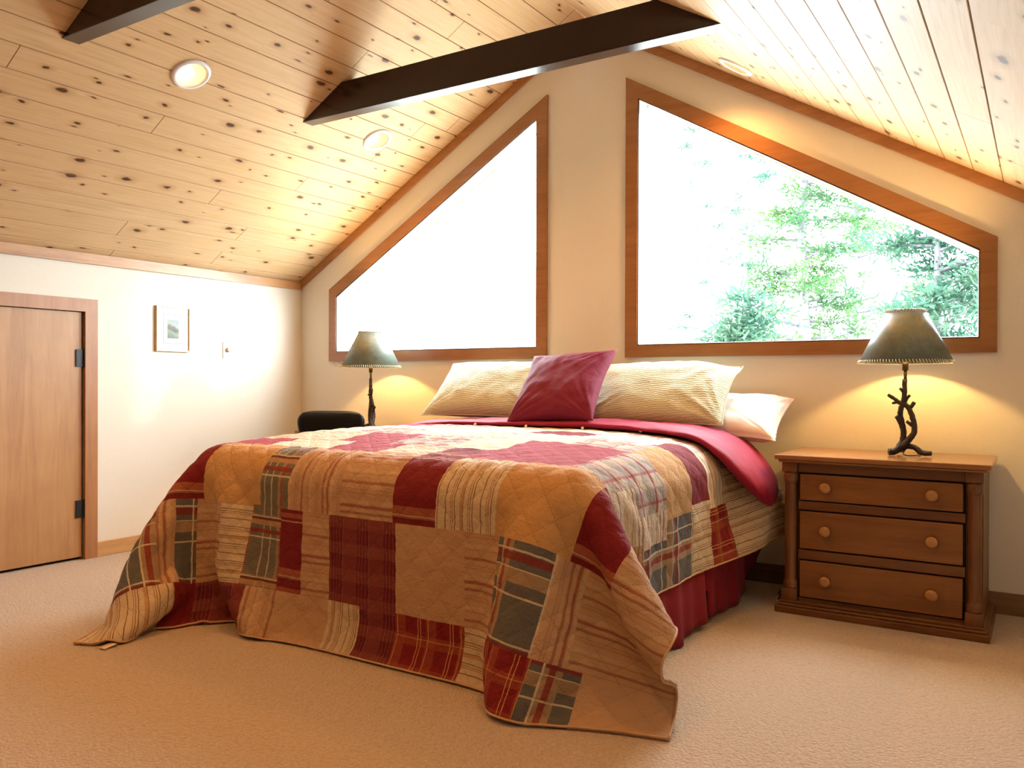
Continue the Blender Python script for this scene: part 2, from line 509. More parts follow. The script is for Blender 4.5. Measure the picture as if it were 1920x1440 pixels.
# windows
def make_window(name, sg, label):
    w = thing(name, None, None, (sg*1.3, 0, WB), kind='structure')
    off = Vector((sg*1.3, 0, WB))
    P = lambda x, y, z: Vector((sg*x, y, z)) - off
    cw = .077
    I = [(HX0, WB), (HX1, WB), (HX1, htop(HX1)), (HX0, htop(HX0))]
    O = [(.287, 1.298), (2.307, 1.298), (2.307, 1.872), (.287, 3.060)]
    bm = bmesh.new()
    for i in range(4):
        a, b = i, (i+1) % 4
        prism(bm, [P(O[a][0], -.018, O[a][1]), P(O[b][0], -.018, O[b][1]), P(I[b][0], -.018, I[b][1]), P(I[a][0], -.018, I[a][1])], (0, .017, 0))
    obj('casing', bm, CASE, w, smooth=False)
    # dark stop bead round the opening
    k = .006
    I2 = [(HX0+k, WB+k), (HX1-k, WB+k), (HX1-k, htop(HX1)-k*1.2), (HX0+k, htop(HX0)-k*1.6)]
    bm = bmesh.new()
    for i in range(4):
        a, b = i, (i+1) % 4
        prism(bm, [P(I[a][0], -.012, I[a][1]), P(I[b][0], -.012, I[b][1]), P(I2[b][0], -.012, I2[b][1]), P(I2[a][0], -.012, I2[a][1])], (0, .012, 0))
    obj('stop_bead', bm, simple('dark_bead', (.05, .02, .01), .4), w, smooth=False)
    # white liner
    q = .004
    I1 = [(HX0+q, WB+q), (HX1-q, WB+q), (HX1-q, htop(HX1)-q), (HX0+q, htop(HX0)-q)]
    bm = bmesh.new()
    for i in range(4):
        a, b = i, (i+1) % 4
        prism(bm, [P(I[a][0], 0, I[a][1]), P(I[b][0], 0, I[b][1]), P(I1[b][0], 0, I1[b][1]), P(I1[a][0], 0, I1[a][1])], (0, T+.03, 0))
    obj('liner', bm, WHITEJ, w, smooth=False)
    # thin sash frame just inside the pane
    s = .016
    J = [(HX0+s, WB+s), (HX1-s, WB+s), (HX1-s, htop(HX1)-s*1.2), (HX0+s, htop(HX0)-s*1.6)]
    bm = bmesh.new()
    for i in range(4):
        a, b = i, (i+1) % 4
        prism(bm, [P(I1[a][0], T-.02, I1[a][1]), P(I1[b][0], T-.02, I1[b][1]), P(J[b][0], T-.02, J[b][1]), P(J[a][0], T-.02, J[a][1])], (0, .03, 0))
    obj('sash', bm, WHITEJ, w, smooth=False)
    bm = bmesh.new()
    prism(bm, [P(x, T-.006, z) for x, z in I1], (0, .004, 0))
    obj('pane', bm, GLASS, w, smooth=False)
    return w
make_window('window_1', -1, 'left')
make_window('window_2', 1, 'right')

# low door in the knee wall
dr = thing('door_1', None, None, (XL, DY1, 0), kind='structure')
def L(o): return Vector(o) - Vector((XL, DY1, 0))
bm = bmesh.new(); bx(bm, -.042, -.006, DY0+.012-DY1, -.022, .018, DZ-.012, .002); obj('door_slab', bm, DOORM, dr, smooth=False)
bm = bmesh.new()
e = XL
prism(bm, [L((XL+.02, -1.745, 0)), L((XL+.02, -1.745, 1.663)), L((XL+.02, -1.827, 1.581)), L((XL+.02, -1.827, 0))], (-.019, 0, 0))
prism(bm, [L((XL+.02, -1.745, 1.663)), L((XL+.02, -2.67, 1.663)), L((XL+.02, -2.588, 1.581)), L((XL+.02, -1.827, 1.581))], (-.019, 0, 0))
prism(bm, [L((XL+.02, -2.67, 0)), L((XL+.02, -2.67, 1.663)), L((XL+.02, -2.588, 1.581)), L((XL+.02, -2.588, 0))], (-.019, 0, 0))
obj('door_casing', bm, CASEL, dr, smooth=False)
DK = simple('gap_shade', (.012, .008, .006), .8)
bm = bmesh.new(); bx(bm, -.119, -.05, DY0-DY1+.001, -.001, .001, DZ-.001); obj('door_gap_shade', bm, DK, dr, smooth=False)  # near-black block behind the slab, colouring the gap as shade
for zc in (1.285, .325):
    bm = bmesh.new()
    bx(bm, -.004, .003, -.062, -.014, zc-.055, zc+.055, .001)
    tube(bm, [(.006, -.0135, zc-.06), (.006, -.0135, zc+.06)], .0065, 10)
    obj('hinge', bm, BLACK, dr, smooth=False)

# ------------------------------------------------------------------ beams
def beam(yl, yr, zl, zr, label):
    w, h = .088, .185
    zr2 = zr
    bm = bmesh.new()
    xl0, xl1 = -1.42, -1.0
    # sides meet the two slopes with plumb-cut ends just inside the planks
    def pr(x):
        t = (x+1.37)/(2.64)
        return yl+(yr-yl)*t, zl+(zr-zl)*t
    def hit(sg, dz):
        x = sg*1.2
        for _ in range(40):
            z = pr(x)[1]+dz
            x = sg*(ZP-z)/S
        return x
    e = .03
    pts = []
    for sg, dz in ((-1, 0), (1, 0), (1, h), (-1, h)):
        x = hit(sg, dz) + sg*e/2
        y, z = pr(x)
        pts.append(Vector((x, y, z+dz)))
    c = sum(pts, Vector())/4
    prism(bm, [p-c for p in pts], (0, w, 0))
    o = obj('ceiling_beam', bm, BEAM, smooth=False, loc=c)
    bv = o.modifiers.new('bev', 'BEVEL'); bv.width = .004; bv.segments = 2
    tag(o, label, 'beam')
beam(-1.213, -1.14, 2.73, 2.757, 'dark stained tie beam crossing under the peak in front of both windows')
beam(-2.685, -2.62, 2.728, 2.757, 'dark stained beam cut off by the upper left corner of the photo')

# ------------------------------------------------------------------ recessed lights
BULB = emis('warm_bulb_face', (1.0, .80, .5), 22)
RING = simple('white_trim_ring', (.80, .80, .82), .35, vary=.01)
BAFF = simple('cream_baffle', (.30, .21, .13), .6, vary=.02)
lab = ['recessed ceiling light with white ring on left slope, nearer the camera beside the short beam',
       'recessed ceiling light with white ring on left slope, beyond the long beam near left window',
       'recessed ceiling light with white ring on the right slope above the right window']
def make_light():
    r = thing('recessed_light', lab[0], 'ceiling light', (0, 0, 0), group='recessed lights in the plank ceiling')
    bm = bmesh.new(); lathe(bm, [(.076, -.004), (.078, .010), (.085, .014), (.098, .010), (.104, .001), (.100, -.002)], n=48); obj('trim_ring', bm, RING, r)
    bm = bmesh.new(); lathe(bm, [(.0765, .008), (.074, -.03), (.068, -.075), (.060, -.098), (0, -.099)], n=40); obj('baffle', bm, BAFF, r)
    # reflector bulb hangs plumb, low in the sloping can
    bm = bmesh.new(); lathe(bm, [(0, .024), (.024, .021), (.038, .012), (.043, .002), (.040, -.010), (.024, -.030), (0, -.034)], n=32); obj('bulb', bm, BULB, r)
    return r
base_light = make_light()
LP = 46
for i, (x, y) in enumerate(LIGHTS):
    r = base_light if i == 0 else copy_tree(base_light)
    Mm = slope_frame(x, y)
    r.matrix_world = Mm
    if i < 3: r['label'] = lab[i]
    else: r['label'] = 'recessed ceiling light with white ring outside the edges of the photo'
    for ch in r.children:
        if ch.name.startswith('bulb'):
            sg = -1 if x < 0 else 1
            ch.rotation_euler = (0, 0, 0)
            d = slope_frame(x, y).to_3x3().inverted() @ Vector((0, 0, -1))
            ch.rotation_euler = d.to_track_quat('Z', 'Y').to_euler()
            low = slope_frame(x, y).to_3x3().inverted() @ Vector((sg*CS, 0, -SN))
            ch.location = Vector((0, 0, -.042)) + low*.024
    ld = bpy.data.lights.new('can_lamp', 'SPOT'); ld.energy = LP; ld.color = (1, .46, .13)
    ld.spot_size = math.radians(150); ld.spot_blend = 1.0; ld.shadow_soft_size = .05
    lo = bpy.data.objects.new('can_lamp', ld); link(lo)
    p = Mm @ Vector((0, 0, .045))
    lo.location = p
    d = (Vector((0, 0, -1)) + (Mm.to_3x3() @ Vector((0, 0, 1)))*.6)
    lo.rotation_euler = d.to_track_quat('-Z', 'Y').to_euler()
# ------------------------------------------------------------------ bed
BX0, BX1, BY0, BY1, BZ = -.97, 1.16, -2.19, -.06, .81      # mattress box
SHEET = simple('cream_sheet', (.80, .62, .42), .8, vary=.04)
BOXS = simple('box_spring_cloth', (.25, .22, .20), .9)
MAROON = None
bed = thing('bed', 'king size bed under the patchwork quilt, its head against the window wall', 'bed', ((BX0+BX1)/2, (BY0+BY1)/2, 0))
bc = Vector(bed.location)
def bo(x): return x-bc.x
bm = bmesh.new()
bx(bm, BX0+.012-bc.x, BX1-.012-bc.x, BY0+.012-bc.y, BY1-bc.y, .45, BZ-.006, .165, 7); obj('mattress', bm, SHEET, bed)
bm = bmesh.new()
bx(bm, BX0+.035-bc.x, BX1-.035-bc.x, BY0+.035-bc.y, BY1-.01-bc.y, .19, .49, .03, 2); obj('box_spring', bm, BOXS, bed)
STEEL = simple('grey_steel', (.35, .35, .36), .4, .6)
bm = bmesh.new()
for y0 in (BY0+.05, -1.2, BY1-.12): bx(bm, BX0+.04-bc.x, BX1-.04-bc.x, y0-bc.y, y0+.04-bc.y, .155, .189)
for x0 in (BX0+.04, BX1-.08): bx(bm, x0-bc.x, x0+.04-bc.x, BY0+.05-bc.y, BY1-.08-bc.y, .155, .189)
obj('bed_frame', bm, STEEL, bed, smooth=False)
for x in (BX0+.10, BX1-.10):
    for y in (BY0+.12, BY1-.16):
        bm = bmesh.new(); lathe(bm, [(0, 0), (.024, 0), (.026, .01), (.016, .025), (.014, .156), (0, .156)], Matrix.Translation((x-bc.x, y-bc.y, 0)), 16)
        obj('leg', bm, STEEL, bed)

# dust ruffle: deep red pleated cloth round the base
RED = srgb(158, 14, 34)
def redcloth(name, col, rough=.75, bump=.35, sc=9):
    m = Mat(name)
    v = m.coord()
    n = m.noise(v, sc, 4, .55, .5); fine = m.noise(v, 500, 2)
    m.set(Base_Color=m.mix(m.math('MULTIPLY', n, .5), col, tuple(c*.7 for c in col)), Roughness=rough, Sheen_Weight=.04, Specular_IOR_Level=.2)
    m.bump(m.math('ADD', n, m.math('MULTIPLY', fine, .12)), bump, .02)
    return m.m
SKIRTM = redcloth('red_skirt_cloth', (.22, .008, .018))
def skirt():
    bm = bmesh.new()
    path = []
    N = 300
    segs = [((BX1-.005, BY1-.10), (BX1-.005, BY0+.26)), ((BX1-.03, BY0+.05), (BX0+.03, BY0+.05)), ((BX0+.005, BY0+.10), (BX0+.005, BY1-.10))]
    nor = [(1, 0), (0, -1), (-1, 0)]
    top, rows = .455, 14
    for si, ((a, b), nn) in enumerate(zip(segs, nor)):
        A, B = Vector((*a, 0)), Vector((*b, 0)); n3 = Vector((*nn, 0))
        d = (B-A).length; m = int(d/.012)
        grid = []
        for i in range(m+1):
            s = i/m*d
            col = []
            for r in range(rows+1):
                t = r/rows
                w = .010*math.sin(s*17+1.3*math.sin(s*5))+.006*math.sin(s*41+2)
                # split pleat
                sp = s-.82 if si == 0 else 9
                fold = .028*math.exp(-(sp/.030)**2) if si == 0 else 0
                hem = .018
                if si == 0:
                    hem += max(0, .42-s)**1.5*.75 + .012*math.sin(s*9)
                p = A + (B-A)*(s/d) + n3*((w+.004)*t*1.2+t*.018 - fold*t*1.3)*(0 if si == 1 else 1)
                p.z = top + (hem-top)*t
                col.append(bm.verts.new(p-bc))
            grid.append(col)
        for i in range(m):
            for r in range(rows):
                if si == 0 and abs((i+.5)/m*d-.82) < .004+.022*r/rows: continue
                bm.faces.new((grid[i][r], grid[i][r+1], grid[i+1][r+1], grid[i+1][r]))
    o = obj('bed_skirt', bm, SKIRTM, loc=bc)
    sd = o.modifiers.new('s', 'SOLIDIFY'); sd.thickness = .004
    tag(o, 'deep red pleated bed skirt hanging to the carpet below the quilt', 'bed skirt')
skirt()

# ------------------------------------------------------------------ patchwork quilt (draped by relaxation)
QX0, QW, QY0, QL = -1.52, 3.15, -3.005, 2.68
def drape():
    h = .036
    nu, nv = int(round(QW/h))+1, int(round(QL/h))+1
    hu, hv = QW/(nu-1), QL/(nv-1)
    P = np.zeros((nu, nv, 3))
    P[..., 0] = QX0 + np.arange(nu)[:, None]*hu
    P[..., 1] = QY0 + np.arange(nv)[None, :]*hv
    rng = np.random.RandomState(3)
    ks = np.clip((-.55-P[..., 0])/.6, 0, 1); ks = ks*ks*(3-2*ks)
    kv = np.clip((BY0-.1-P[..., 1])/.7, 0, 1)
    kr = np.clip((P[..., 0]-.95)/.6, 0, 1); kr = kr*kr*(3-2*kr)
    P[..., 1] += kv*(.075 - .115*ks + .06*kr)
    P0 = P.copy(); P0[..., 2] = 0
    P[..., 2] = BZ + .03 + rng.rand(nu, nv)*.002
    V = np.zeros_like(P)
    pin = (P[..., 1] > BY0+.19) & (P[..., 1] < -.62) & (P[..., 0] > BX0+.08) & (P[..., 0] < BX1-.19)
    pinP = P[pin].copy(); pinP[:, 2] = BZ + .012
    # every free point is tethered to the nearest point lying flat on the mattress: cloth does not stretch
    rx = np.clip(P[..., 0], BX0+.08, BX1-.19); ry = np.clip(P[..., 1], BY0+.19, -.62)
    T0 = np.stack([rx, ry, np.full_like(rx, BZ+.012)], -1)
    TL = np.sqrt((P[..., 0]-rx)**2+(P[..., 1]-ry)**2)+.004
    r = .15
    CX0 = -1.13      # bunched bedding widens the left side under the quilt
    c = np.array([(CX0+BX1)/2, (BY0+BY1)/2+.2, BZ/2-.2])
    hf = np.array([(BX1-CX0)/2, (BY1-BY0)/2+.2, BZ/2+.2]) - r
    thk = .010
    def pr(a, b, L, k, one=False):
        A, B = P[a], P[b]
        d = B-A; l = np.sqrt((d*d).sum(-1, keepdims=True))+1e-9
        e = (l-L)/l*.5*k
        if one: e = np.minimum(e, 0)
        d *= e
        P[a] = A+d; P[b] = B-d
    sl = slice
    batches = []
    for o in (0, 1):
        batches.append(((sl(o, nu-1, 2), sl(None)), (sl(o+1, None, 2), sl(None)), hu, 1, False))
        batches.append(((sl(None), sl(o, nv-1, 2)), (sl(None), sl(o+1, None, 2)), hv, 1, False))
    dg = math.hypot(hu, hv)
    for o in (0, 1):
        batches.append(((sl(o, nu-1, 2), sl(0, nv-1)), (sl(o+1, None, 2), sl(1, nv)), dg, .5, False))
        batches.append(((sl(o, nu-1, 2), sl(1, nv)), (sl(o+1, None, 2), sl(0, nv-1)), dg, .5, False))
    for D, k in ((2, .3), (4, .2)):
        for o in range(2*D):
            batches.append(((sl(o, nu-D, 2*D), sl(None)), (sl(o+D, None, 2*D), sl(None)), D*hu, k, True))
            batches.append(((sl(None), sl(o, nv-D, 2*D)), (sl(None), sl(o+D, None, 2*D)), D*hv, k, True))
    # trim slices to equal length
    fixed = []
    for a, b, Ls, k, one in batches:
        na, nb = P[a].shape, P[b].shape
        m0, m1 = min(na[0], nb[0]), min(na[1], nb[1])
        def cut(s, n, m):
            idx = range(*s.indices(n))[:m]
            return sl(idx.start, idx.stop, idx.step)
        ca, cb = (cut(a[0], nu, m0), cut(a[1], nv, m1)), (cut(b[0], nu, m0), cut(b[1], nv, m1))
        fixed.append((ca, cb, np.sqrt(((P0[ca]-P0[cb])**2).sum(-1, keepdims=True)), k, one))
    def collide(Q):
        q = P - c; s = np.sign(q); a = np.abs(q) - hf
        m = np.maximum(a, 0); l = np.sqrt((m*m).sum(-1))
        inside = l < 1e-9
        d = l - r - thk
        hit = (d < 0) & ~inside
        g = s*m/(l[..., None]+1e-9)
        P[hit] -= (g*d[..., None])[hit]
        if inside.any():
            z = inside
            P[..., 2][z] = c[2]+hf[2]+r+thk
        # bunched bedding under the head end of the right side
        for sc, sr in (((1.14, -.42, .52), .21),):
            e = P-np.array(sc); le = np.sqrt((e*e).sum(-1))+1e-9
            hb = le < sr
            P[hb] += (e/le[..., None]*(sr-le)[..., None])[hb]
        # friction
        dP = P-Q
        fr = hit[..., None]*.55
        P[...] -= dP*fr*.5
        fl = P[..., 2] < .010
        P[..., 2][fl] = .010
        P[..., :2][fl] -= (P-Q)[..., :2][fl]*.7
        hd = P[..., 1] > -.035
        P[..., 1][hd] = -.035
        d = P-T0; l = np.sqrt((d*d).sum(-1))+1e-9
        k = np.minimum(1, TL/l)[..., None]
        P[...] = T0+d*k
        P[pin] = pinP
    # corner tips are drawn out over the carpet as the photo shows
    dt = 1/60.
    for step in range(240):
        Q = P.copy()
        V[..., 2] -= 5*dt
        V *= .975 if step < 170 else .90
        P += V*dt
        for it in range(12):
            for a, b, Ls, k, one in fixed:
                pr(a, b, Ls, k, one)
            if it % 3 == 2: collide(Q)
        if step > 60:
            g = min(1, (step-60)/60)*.25
            def hm(d): i = int(d/hu); return sl(i, i+2)
            for sl2, tg in (((hm(0), sl(0, 2)), (-1.01, -2.78, .011)), ((hm(.10), sl(0, 2)), (-.92, -2.76, .011)), ((hm(.20), sl(0, 2)), (-.83, -2.71, .011)), ((hm(.56), sl(0, 2)), (-.84, -2.31, .011))):
                cc = P[sl2].reshape(-1, 3).mean(0)
                P[sl2] += (np.array(tg)-cc)*g
        V = (P-Q)/dt
        sp = np.sqrt((V*V).sum(-1, keepdims=True)); V *= np.minimum(1, 2.5/(sp+1e-9))
    return P, hu, hv
def upsample(P, k, axis):
    P = np.moveaxis(P, axis, 0)
    ext = np.concatenate([2*P[:1]-P[1:2], P, 2*P[-1:]-P[-2:-1]])
    out = []
    n = len(P)
    for j in range(k):
        t = j/k
        a, b, c, d = ext[:n-1], ext[1:n], ext[2:n+1], ext[3:n+2]
        out.append(.5*((2*b)+(c-a)*t+(2*a-5*b+4*c-d)*t*t+(3*b-a-3*c+d)*t**3))
    R = np.stack(out, 1).reshape((-1,)+P.shape[1:])
    R = np.concatenate([R, P[-1:]])
    return np.moveaxis(R, 0, axis)

GOLD = (.54, .30, .12); TAN = (.52, .32, .18); CREAM = (.62, .47, .30); REDP = (.20, .010, .014)
GREY = (.125, .115, .105); BROWN = (.13, .05, .03); DKR = (.11, .008, .012); PALE = (.68, .57, .43)
FAB = {}
FAB['gold'] = fabric('quilt_gold', GOLD)
FAB['tan'] = fabric('quilt_tan', TAN, quilt=.5)
FAB['red'] = fabric('quilt_red', REDP)
FAB['redH'] = fabric('quilt_red_bands', REDP, [('v', .36, 2.22, .05, (.36, .10, .05), .9), ('v', .36, 2.285, .022, (.36, .10, .05), .8), ('v', .36, 2.228, .006, (.10, .02, .02), .9), ('v', .36, 2.305, .006, (.5, .33, .22), .8), ('v', .36, 2.212, .006, (.5, .33, .22), .8)])
MP = [('u', .15, .0, .075, (.26, .06, .04), .5), ('v', .12, .02, .055, (.26, .06, .04), .5), ('u', .15, .0, .002, (.50, .28, .14), .4), ('u', .15, .018, .002, (.50, .28, .14), .35), ('u', .15, .036, .002, (.50, .28, .14), .35), ('u', .15, .054, .002, (.50, .28, .14), .4), ('u', .15, .072, .002, (.50, .28, .14), .4)]
FAB['maroon'] = fabric('quilt_maroon_plaid', (.14, .008, .018), MP)
FAB['redplaid'] = fabric('quilt_red_plaid', (.22, .010, .014), [('u', .16, .02, .05, (.32, .07, .03), .6), ('v', .14, .03, .05, (.32, .07, .03), .55), ('u', .16, .012, .004, (.60, .32, .12), .8), ('u', .16, .05, .004, (.60, .32, .12), .8), ('u', .16, .065, .004, (.60, .32, .12), .8), ('v', .14, .0, .004, (.60, .32, .12), .5)])
GP = [('u', .30, .04, .07, (.40, .25, .13), .75), ('v', .34, .20, .055, (.40, .25, .13), .75), ('u', .30, .02, .024, (.25, .03, .02), .9), ('v', .34, .12, .03, (.20, .025, .02), .9),
      ('u', .30, .045, .008, (.62, .50, .34), .9), ('u', .30, .105, .007, (.62, .50, .34), .9), ('v', .34, .085, .008, (.62, .50, .34), .85), ('v', .34, .25, .008, (.62, .50, .34), .85), ('v', .34, .15, .005, (.62, .50, .34), .8)]
FAB['grey'] = fabric('quilt_grey_plaid', GREY, GP, quilt=.6)
FAB['greyV'] = fabric('quilt_grey_plaid_narrow', (.17, .15, .11), [('u', .19, .03, .035, (.40, .27, .15), .6), ('u', .19, .012, .016, (.28, .05, .03), .85), ('u', .19, .075, .007, (.6, .46, .32), .8), ('u', .19, .12, .007, (.6, .46, .32), .7), ('v', .30, .06, .05, (.50, .26, .12), .75), ('v', .30, .10, .02, (.25, .03, .02), .9), ('v', .30, .035, .022, (.10, .03, .025), .9), ('v', .30, .125, .007, (.62, .50, .36), .9), ('v', .30, .022, .007, (.62, .50, .36), .9)], quilt=.5)
FAB['greyW'] = fabric('quilt_pale_plaid', (.55, .45, .36), [('u', .12, .0, .05, (.30, .27, .26), .55), ('v', .15, .03, .06, (.30, .27, .26), .55), ('u', .12, .07, .012, (.34, .05, .06), .7), ('v', .15, .11, .02, (.30, .04, .05), .8)])
FINE = lambda ax: [(ax, .085, .0, .0035, BROWN, .9), (ax, .085, .011, .003, BROWN, .8), (ax, .085, .020, .003, (.30, .10, .06), .8), (ax, .085, .046, .004, BROWN, .9), (ax, .17, .06, .016, (.42, .22, .11), .7)]
FAB['fineV'] = fabric('quilt_fine_stripe_lengthwise', CREAM, FINE('u'), wob=.004)
FAB['fineH'] = fabric('quilt_fine_stripe_crosswise', CREAM, FINE('v'), wob=.004)
SOFT = lambda ax: [(ax, .13, .0, .012, (.29, .10, .065), .75), (ax, .13, .040, .010, (.40, .20, .11), .6), (ax, .065, .025, .006, (.36, .20, .10), .6), (ax, .13, .08, .016, (.58, .38, .22), .6), (ax, .26, .1, .012, (.26, .035, .03), .7)]
FAB['softV'] = fabric('quilt_soft_stripe_lengthwise', TAN, SOFT('u'), wob=.004)
FAB['softH'] = fabric('quilt_soft_stripe_crosswise', TAN, SOFT('v'), wob=.004)
FAB['pale'] = fabric('quilt_pale_tan', PALE)
FAB['paleS'] = fabric('quilt_pale_stripe', PALE, SOFT('v'), wob=.004)
FAB['redLit'] = fabric('quilt_red_lit', (.34, .045, .065))  # red lightened in the colour itself, as if washed out by window light
FAB['back'] = fabric('quilt_backing', (.50, .30, .16), quilt=.3)
FN = list(FAB)
# rows of patches in flat cloth metres: (v0, v1, [(x_right_edge, fabric), ...])
ROWS = [
 (0, .235, [(-1.12, 'fineV'), (-.985, 'red'), (-.535, 'maroon'), (-.37, 'softV'), (-.075, 'tan'), (.10, 'fineV'), (.30, 'maroon'), (.645, 'redplaid'), (.81, 'fineH'), (1.107, 'redplaid'), (1.30, 'grey'), (9, 'tan')]),
 (.235, .635, [(-1.17, 'grey'), (-1.08, 'softV'), (-.985, 'grey'), (-.75, 'softH'), (-.575, 'fineH'), (-.387, 'greyV'), (-.24, 'redH'), (-.08, 'softH'), (.30, 'maroon'), (.645, 'tan'), (.812, 'softH'), (1.106, 'grey'), (1.24, 'softV'), (9, 'softH')]),
 (.635, .995, [(-1.15, 'greyV'), (-.95, 'redH'), (-.53, 'gold'), (-.34, 'greyV'), (-.02, 'softV'), (.28, 'softH'), (.50, 'redH'), (.80, 'fineV'), (1.16, 'gold'), (1.36, 'redH'), (9, 'softH')]),
 (.995, 1.20, [(-1.1, 'fineV'), (-.70, 'redLit'), (-.3, 'pale'), (.02, 'redLit'), (.30, 'paleS'), (.48, 'redH'), (1.0, 'redLit'), (1.18, 'greyW'), (1.40, 'paleS'), (9, 'softH')]),
 (1.20, 1.50, [(-1.1, 'softV'), (-.80, 'fineV'), (-.45, 'paleS'), (-.1, 'redLit'), (.25, 'greyW'), (.52, 'pale'), (1.0, 'redLit'), (1.30, 'greyW'), (1.42, 'paleS'), (9, 'grey')]),
 (1.50, 1.80, [(-1.0, 'gold'), (-.6, 'pale'), (-.25, 'greyW'), (.1, 'pale'), (.36, 'paleS'), (.72, 'pale'), (1.0, 'greyW'), (1.34, 'gold'), (9, 'grey')]),
 (1.80, 2.02, [(-1.0, 'redplaid'), (-.5, 'pale'), (-.1, 'paleS'), (.3, 'pale'), (.62, 'red'), (.98, 'pale'), (1.32, 'redH'), (9, 'fineV')]),
 (2.02, 2.24, [(-.9, 'pale'), (-.55, 'redLit'), (-.15, 'greyW'), (.20, 'pale'), (.7, 'pale'), (1.1, 'greyW'), (1.36, 'paleS'), (9, 'redplaid')]),
 (2.24, 9, [(-.8, 'gold'), (-.4, 'pale'), (-.1, 'redplaid'), (.35, 'pale'), (.62, 'redplaid'), (1.1, 'pale'), (9, 'fineV')]),
]
def patch(x, v):
    for a, b, r in ROWS:
        if a <= v < b:
            for e, f in r:
                if x < e: return FN.index(f)
    return 0
def make_quilt():
    P, hu, hv = drape()
    K = 4
    U = upsample(upsample(P, K, 0), K, 1)
    nu, nv, _ = U.shape
    uu = np.arange(nu)*hu/K; vv = np.arange(nv)*hv/K
    # plump crown over the mattress
    x, y, z = U[..., 0], U[..., 1], U[..., 2]
    tx = np.clip(1-((x+.05)/1.2)**4, 0, 1); ty = np.clip((y-BY0-.03)/.9, 0, 1); ty = ty*ty*(3-2*ty)
    U[..., 2] += np.where(z > .6, .060*tx*ty**.8, 0)
    du = np.gradient(U, axis=0); dv = np.gradient(U, axis=1)
    N = np.cross(du, dv); N /= np.linalg.norm(N, axis=-1, keepdims=True)+1e-9
    X, Yv = np.meshgrid(uu+QX0, vv, indexing='ij')
    a = ((X+Yv+20)/STITCH) % 1 - .5; b = ((X-Yv+20)/STITCH) % 1 - .5
    puff = np.sqrt(np.minimum(np.abs(a), np.abs(b))*2)
    rng = np.random.RandomState(5)
    wr = np.zeros_like(X)
    for k in range(26):
        th = rng.rand()*2*PI; fr = rng.uniform(14, 60)
        wr += np.sin((X*math.cos(th)+Yv*math.sin(th))*fr + 2.0*np.sin(X*rng.uniform(3, 9)+rng.rand()*6)+2*np.sin(Yv*rng.uniform(3, 9)))*18/fr
    wr /= 3.5
    d = puff*.0065 + wr*.0016
    low = np.clip(U[..., 2]/.03, 0, 1)
    U += N*(d*low)[..., None]
    U[..., 2] = np.maximum(U[..., 2], .006)
    base = Vector(((BX0+BX1)/2, BY0, 0))
    verts = (U.reshape(-1, 3) - np.array(base))
    idx = np.arange(nu*nv).reshape(nu, nv)
    quads = np.stack([idx[:-1, :-1], idx[1:, :-1], idx[1:, 1:], idx[:-1, 1:]], -1).reshape(-1, 4)
    me = bpy.data.meshes.new('patchwork_quilt')
    me.from_pydata(verts.tolist(), [], quads.tolist())
    uvl = me.uv_layers.new(name='UVMap')
    UV = np.stack([X, Yv], -1).reshape(-1, 2)
    uvl.data.foreach_set('uv', UV[quads.reshape(-1)].astype(np.float32).reshape(-1))
    for n in FN: me.materials.append(FAB[n])
    cx = (X[:-1, :-1]+X[1:, 1:])/2; cv = (Yv[:-1, :-1]+Yv[1:, 1:])/2
    mi = [patch(xx, v) for xx, v in zip(cx.reshape(-1), cv.reshape(-1))]
    me.polygons.foreach_set('material_index', mi)
    me.polygons.foreach_set('use_smooth', [True]*len(mi))
    o = bpy.data.objects.new('patchwork_quilt', me); o.location = base; link(o)
    sd = o.modifiers.new('thick', 'SOLIDIFY'); sd.thickness = .009; sd.offset = -1 
    tag(o, 'patchwork quilt of red, tan and grey plaid squares draped over the bed to the carpet', 'quilt')
    # piped hem along the edge
    bm = bmesh.new()
    V = U - np.array(base)
    edge = [V[i, 0] for i in range(0, nu, 3)] 
    tube(bm, edge, .0045, 6)
    right = [V[nu-1, j] for j in range(0, nv, 3)]
    tube(bm, right, .0045, 6)
    left = [V[0, j] for j in range(0, nv, 3)]
    tube(bm, left, .0045, 6)
    hem = obj('hem_binding', bm, simple('tan_binding', (.50, .30, .16), .85), o)
    return o, U, nu, nv
quilt, QU, qnu, qnv = make_quilt()
# small care label at the left foot corner
i0 = int(.17/QW*qnu)
p = Vector(QU[i0, 0]) - quilt.location
bm = bmesh.new()
pts = [(0, .012), (-.014, .010), (-.03, .007), (-.05, .004), (-.062, .006)]
g = []
for dy, dz in pts: g.append([bm.verts.new(p+Vector((k*.022-.022+.004*math.sin(dy*60), dy, dz-p.z))) for k in range(3)])
for a, b in zip(g, g[1:]):
    for k in range(2): bm.faces.new((a[k], a[k+1], b[k+1], b[k]))
tg = obj('care_label', bm, simple('satin_label', (.72, .55, .36), .35), quilt)
tg['label'] = 'cream satin care label'
sd = tg.modifiers.new('s', 'SOLIDIFY'); sd.thickness = .001
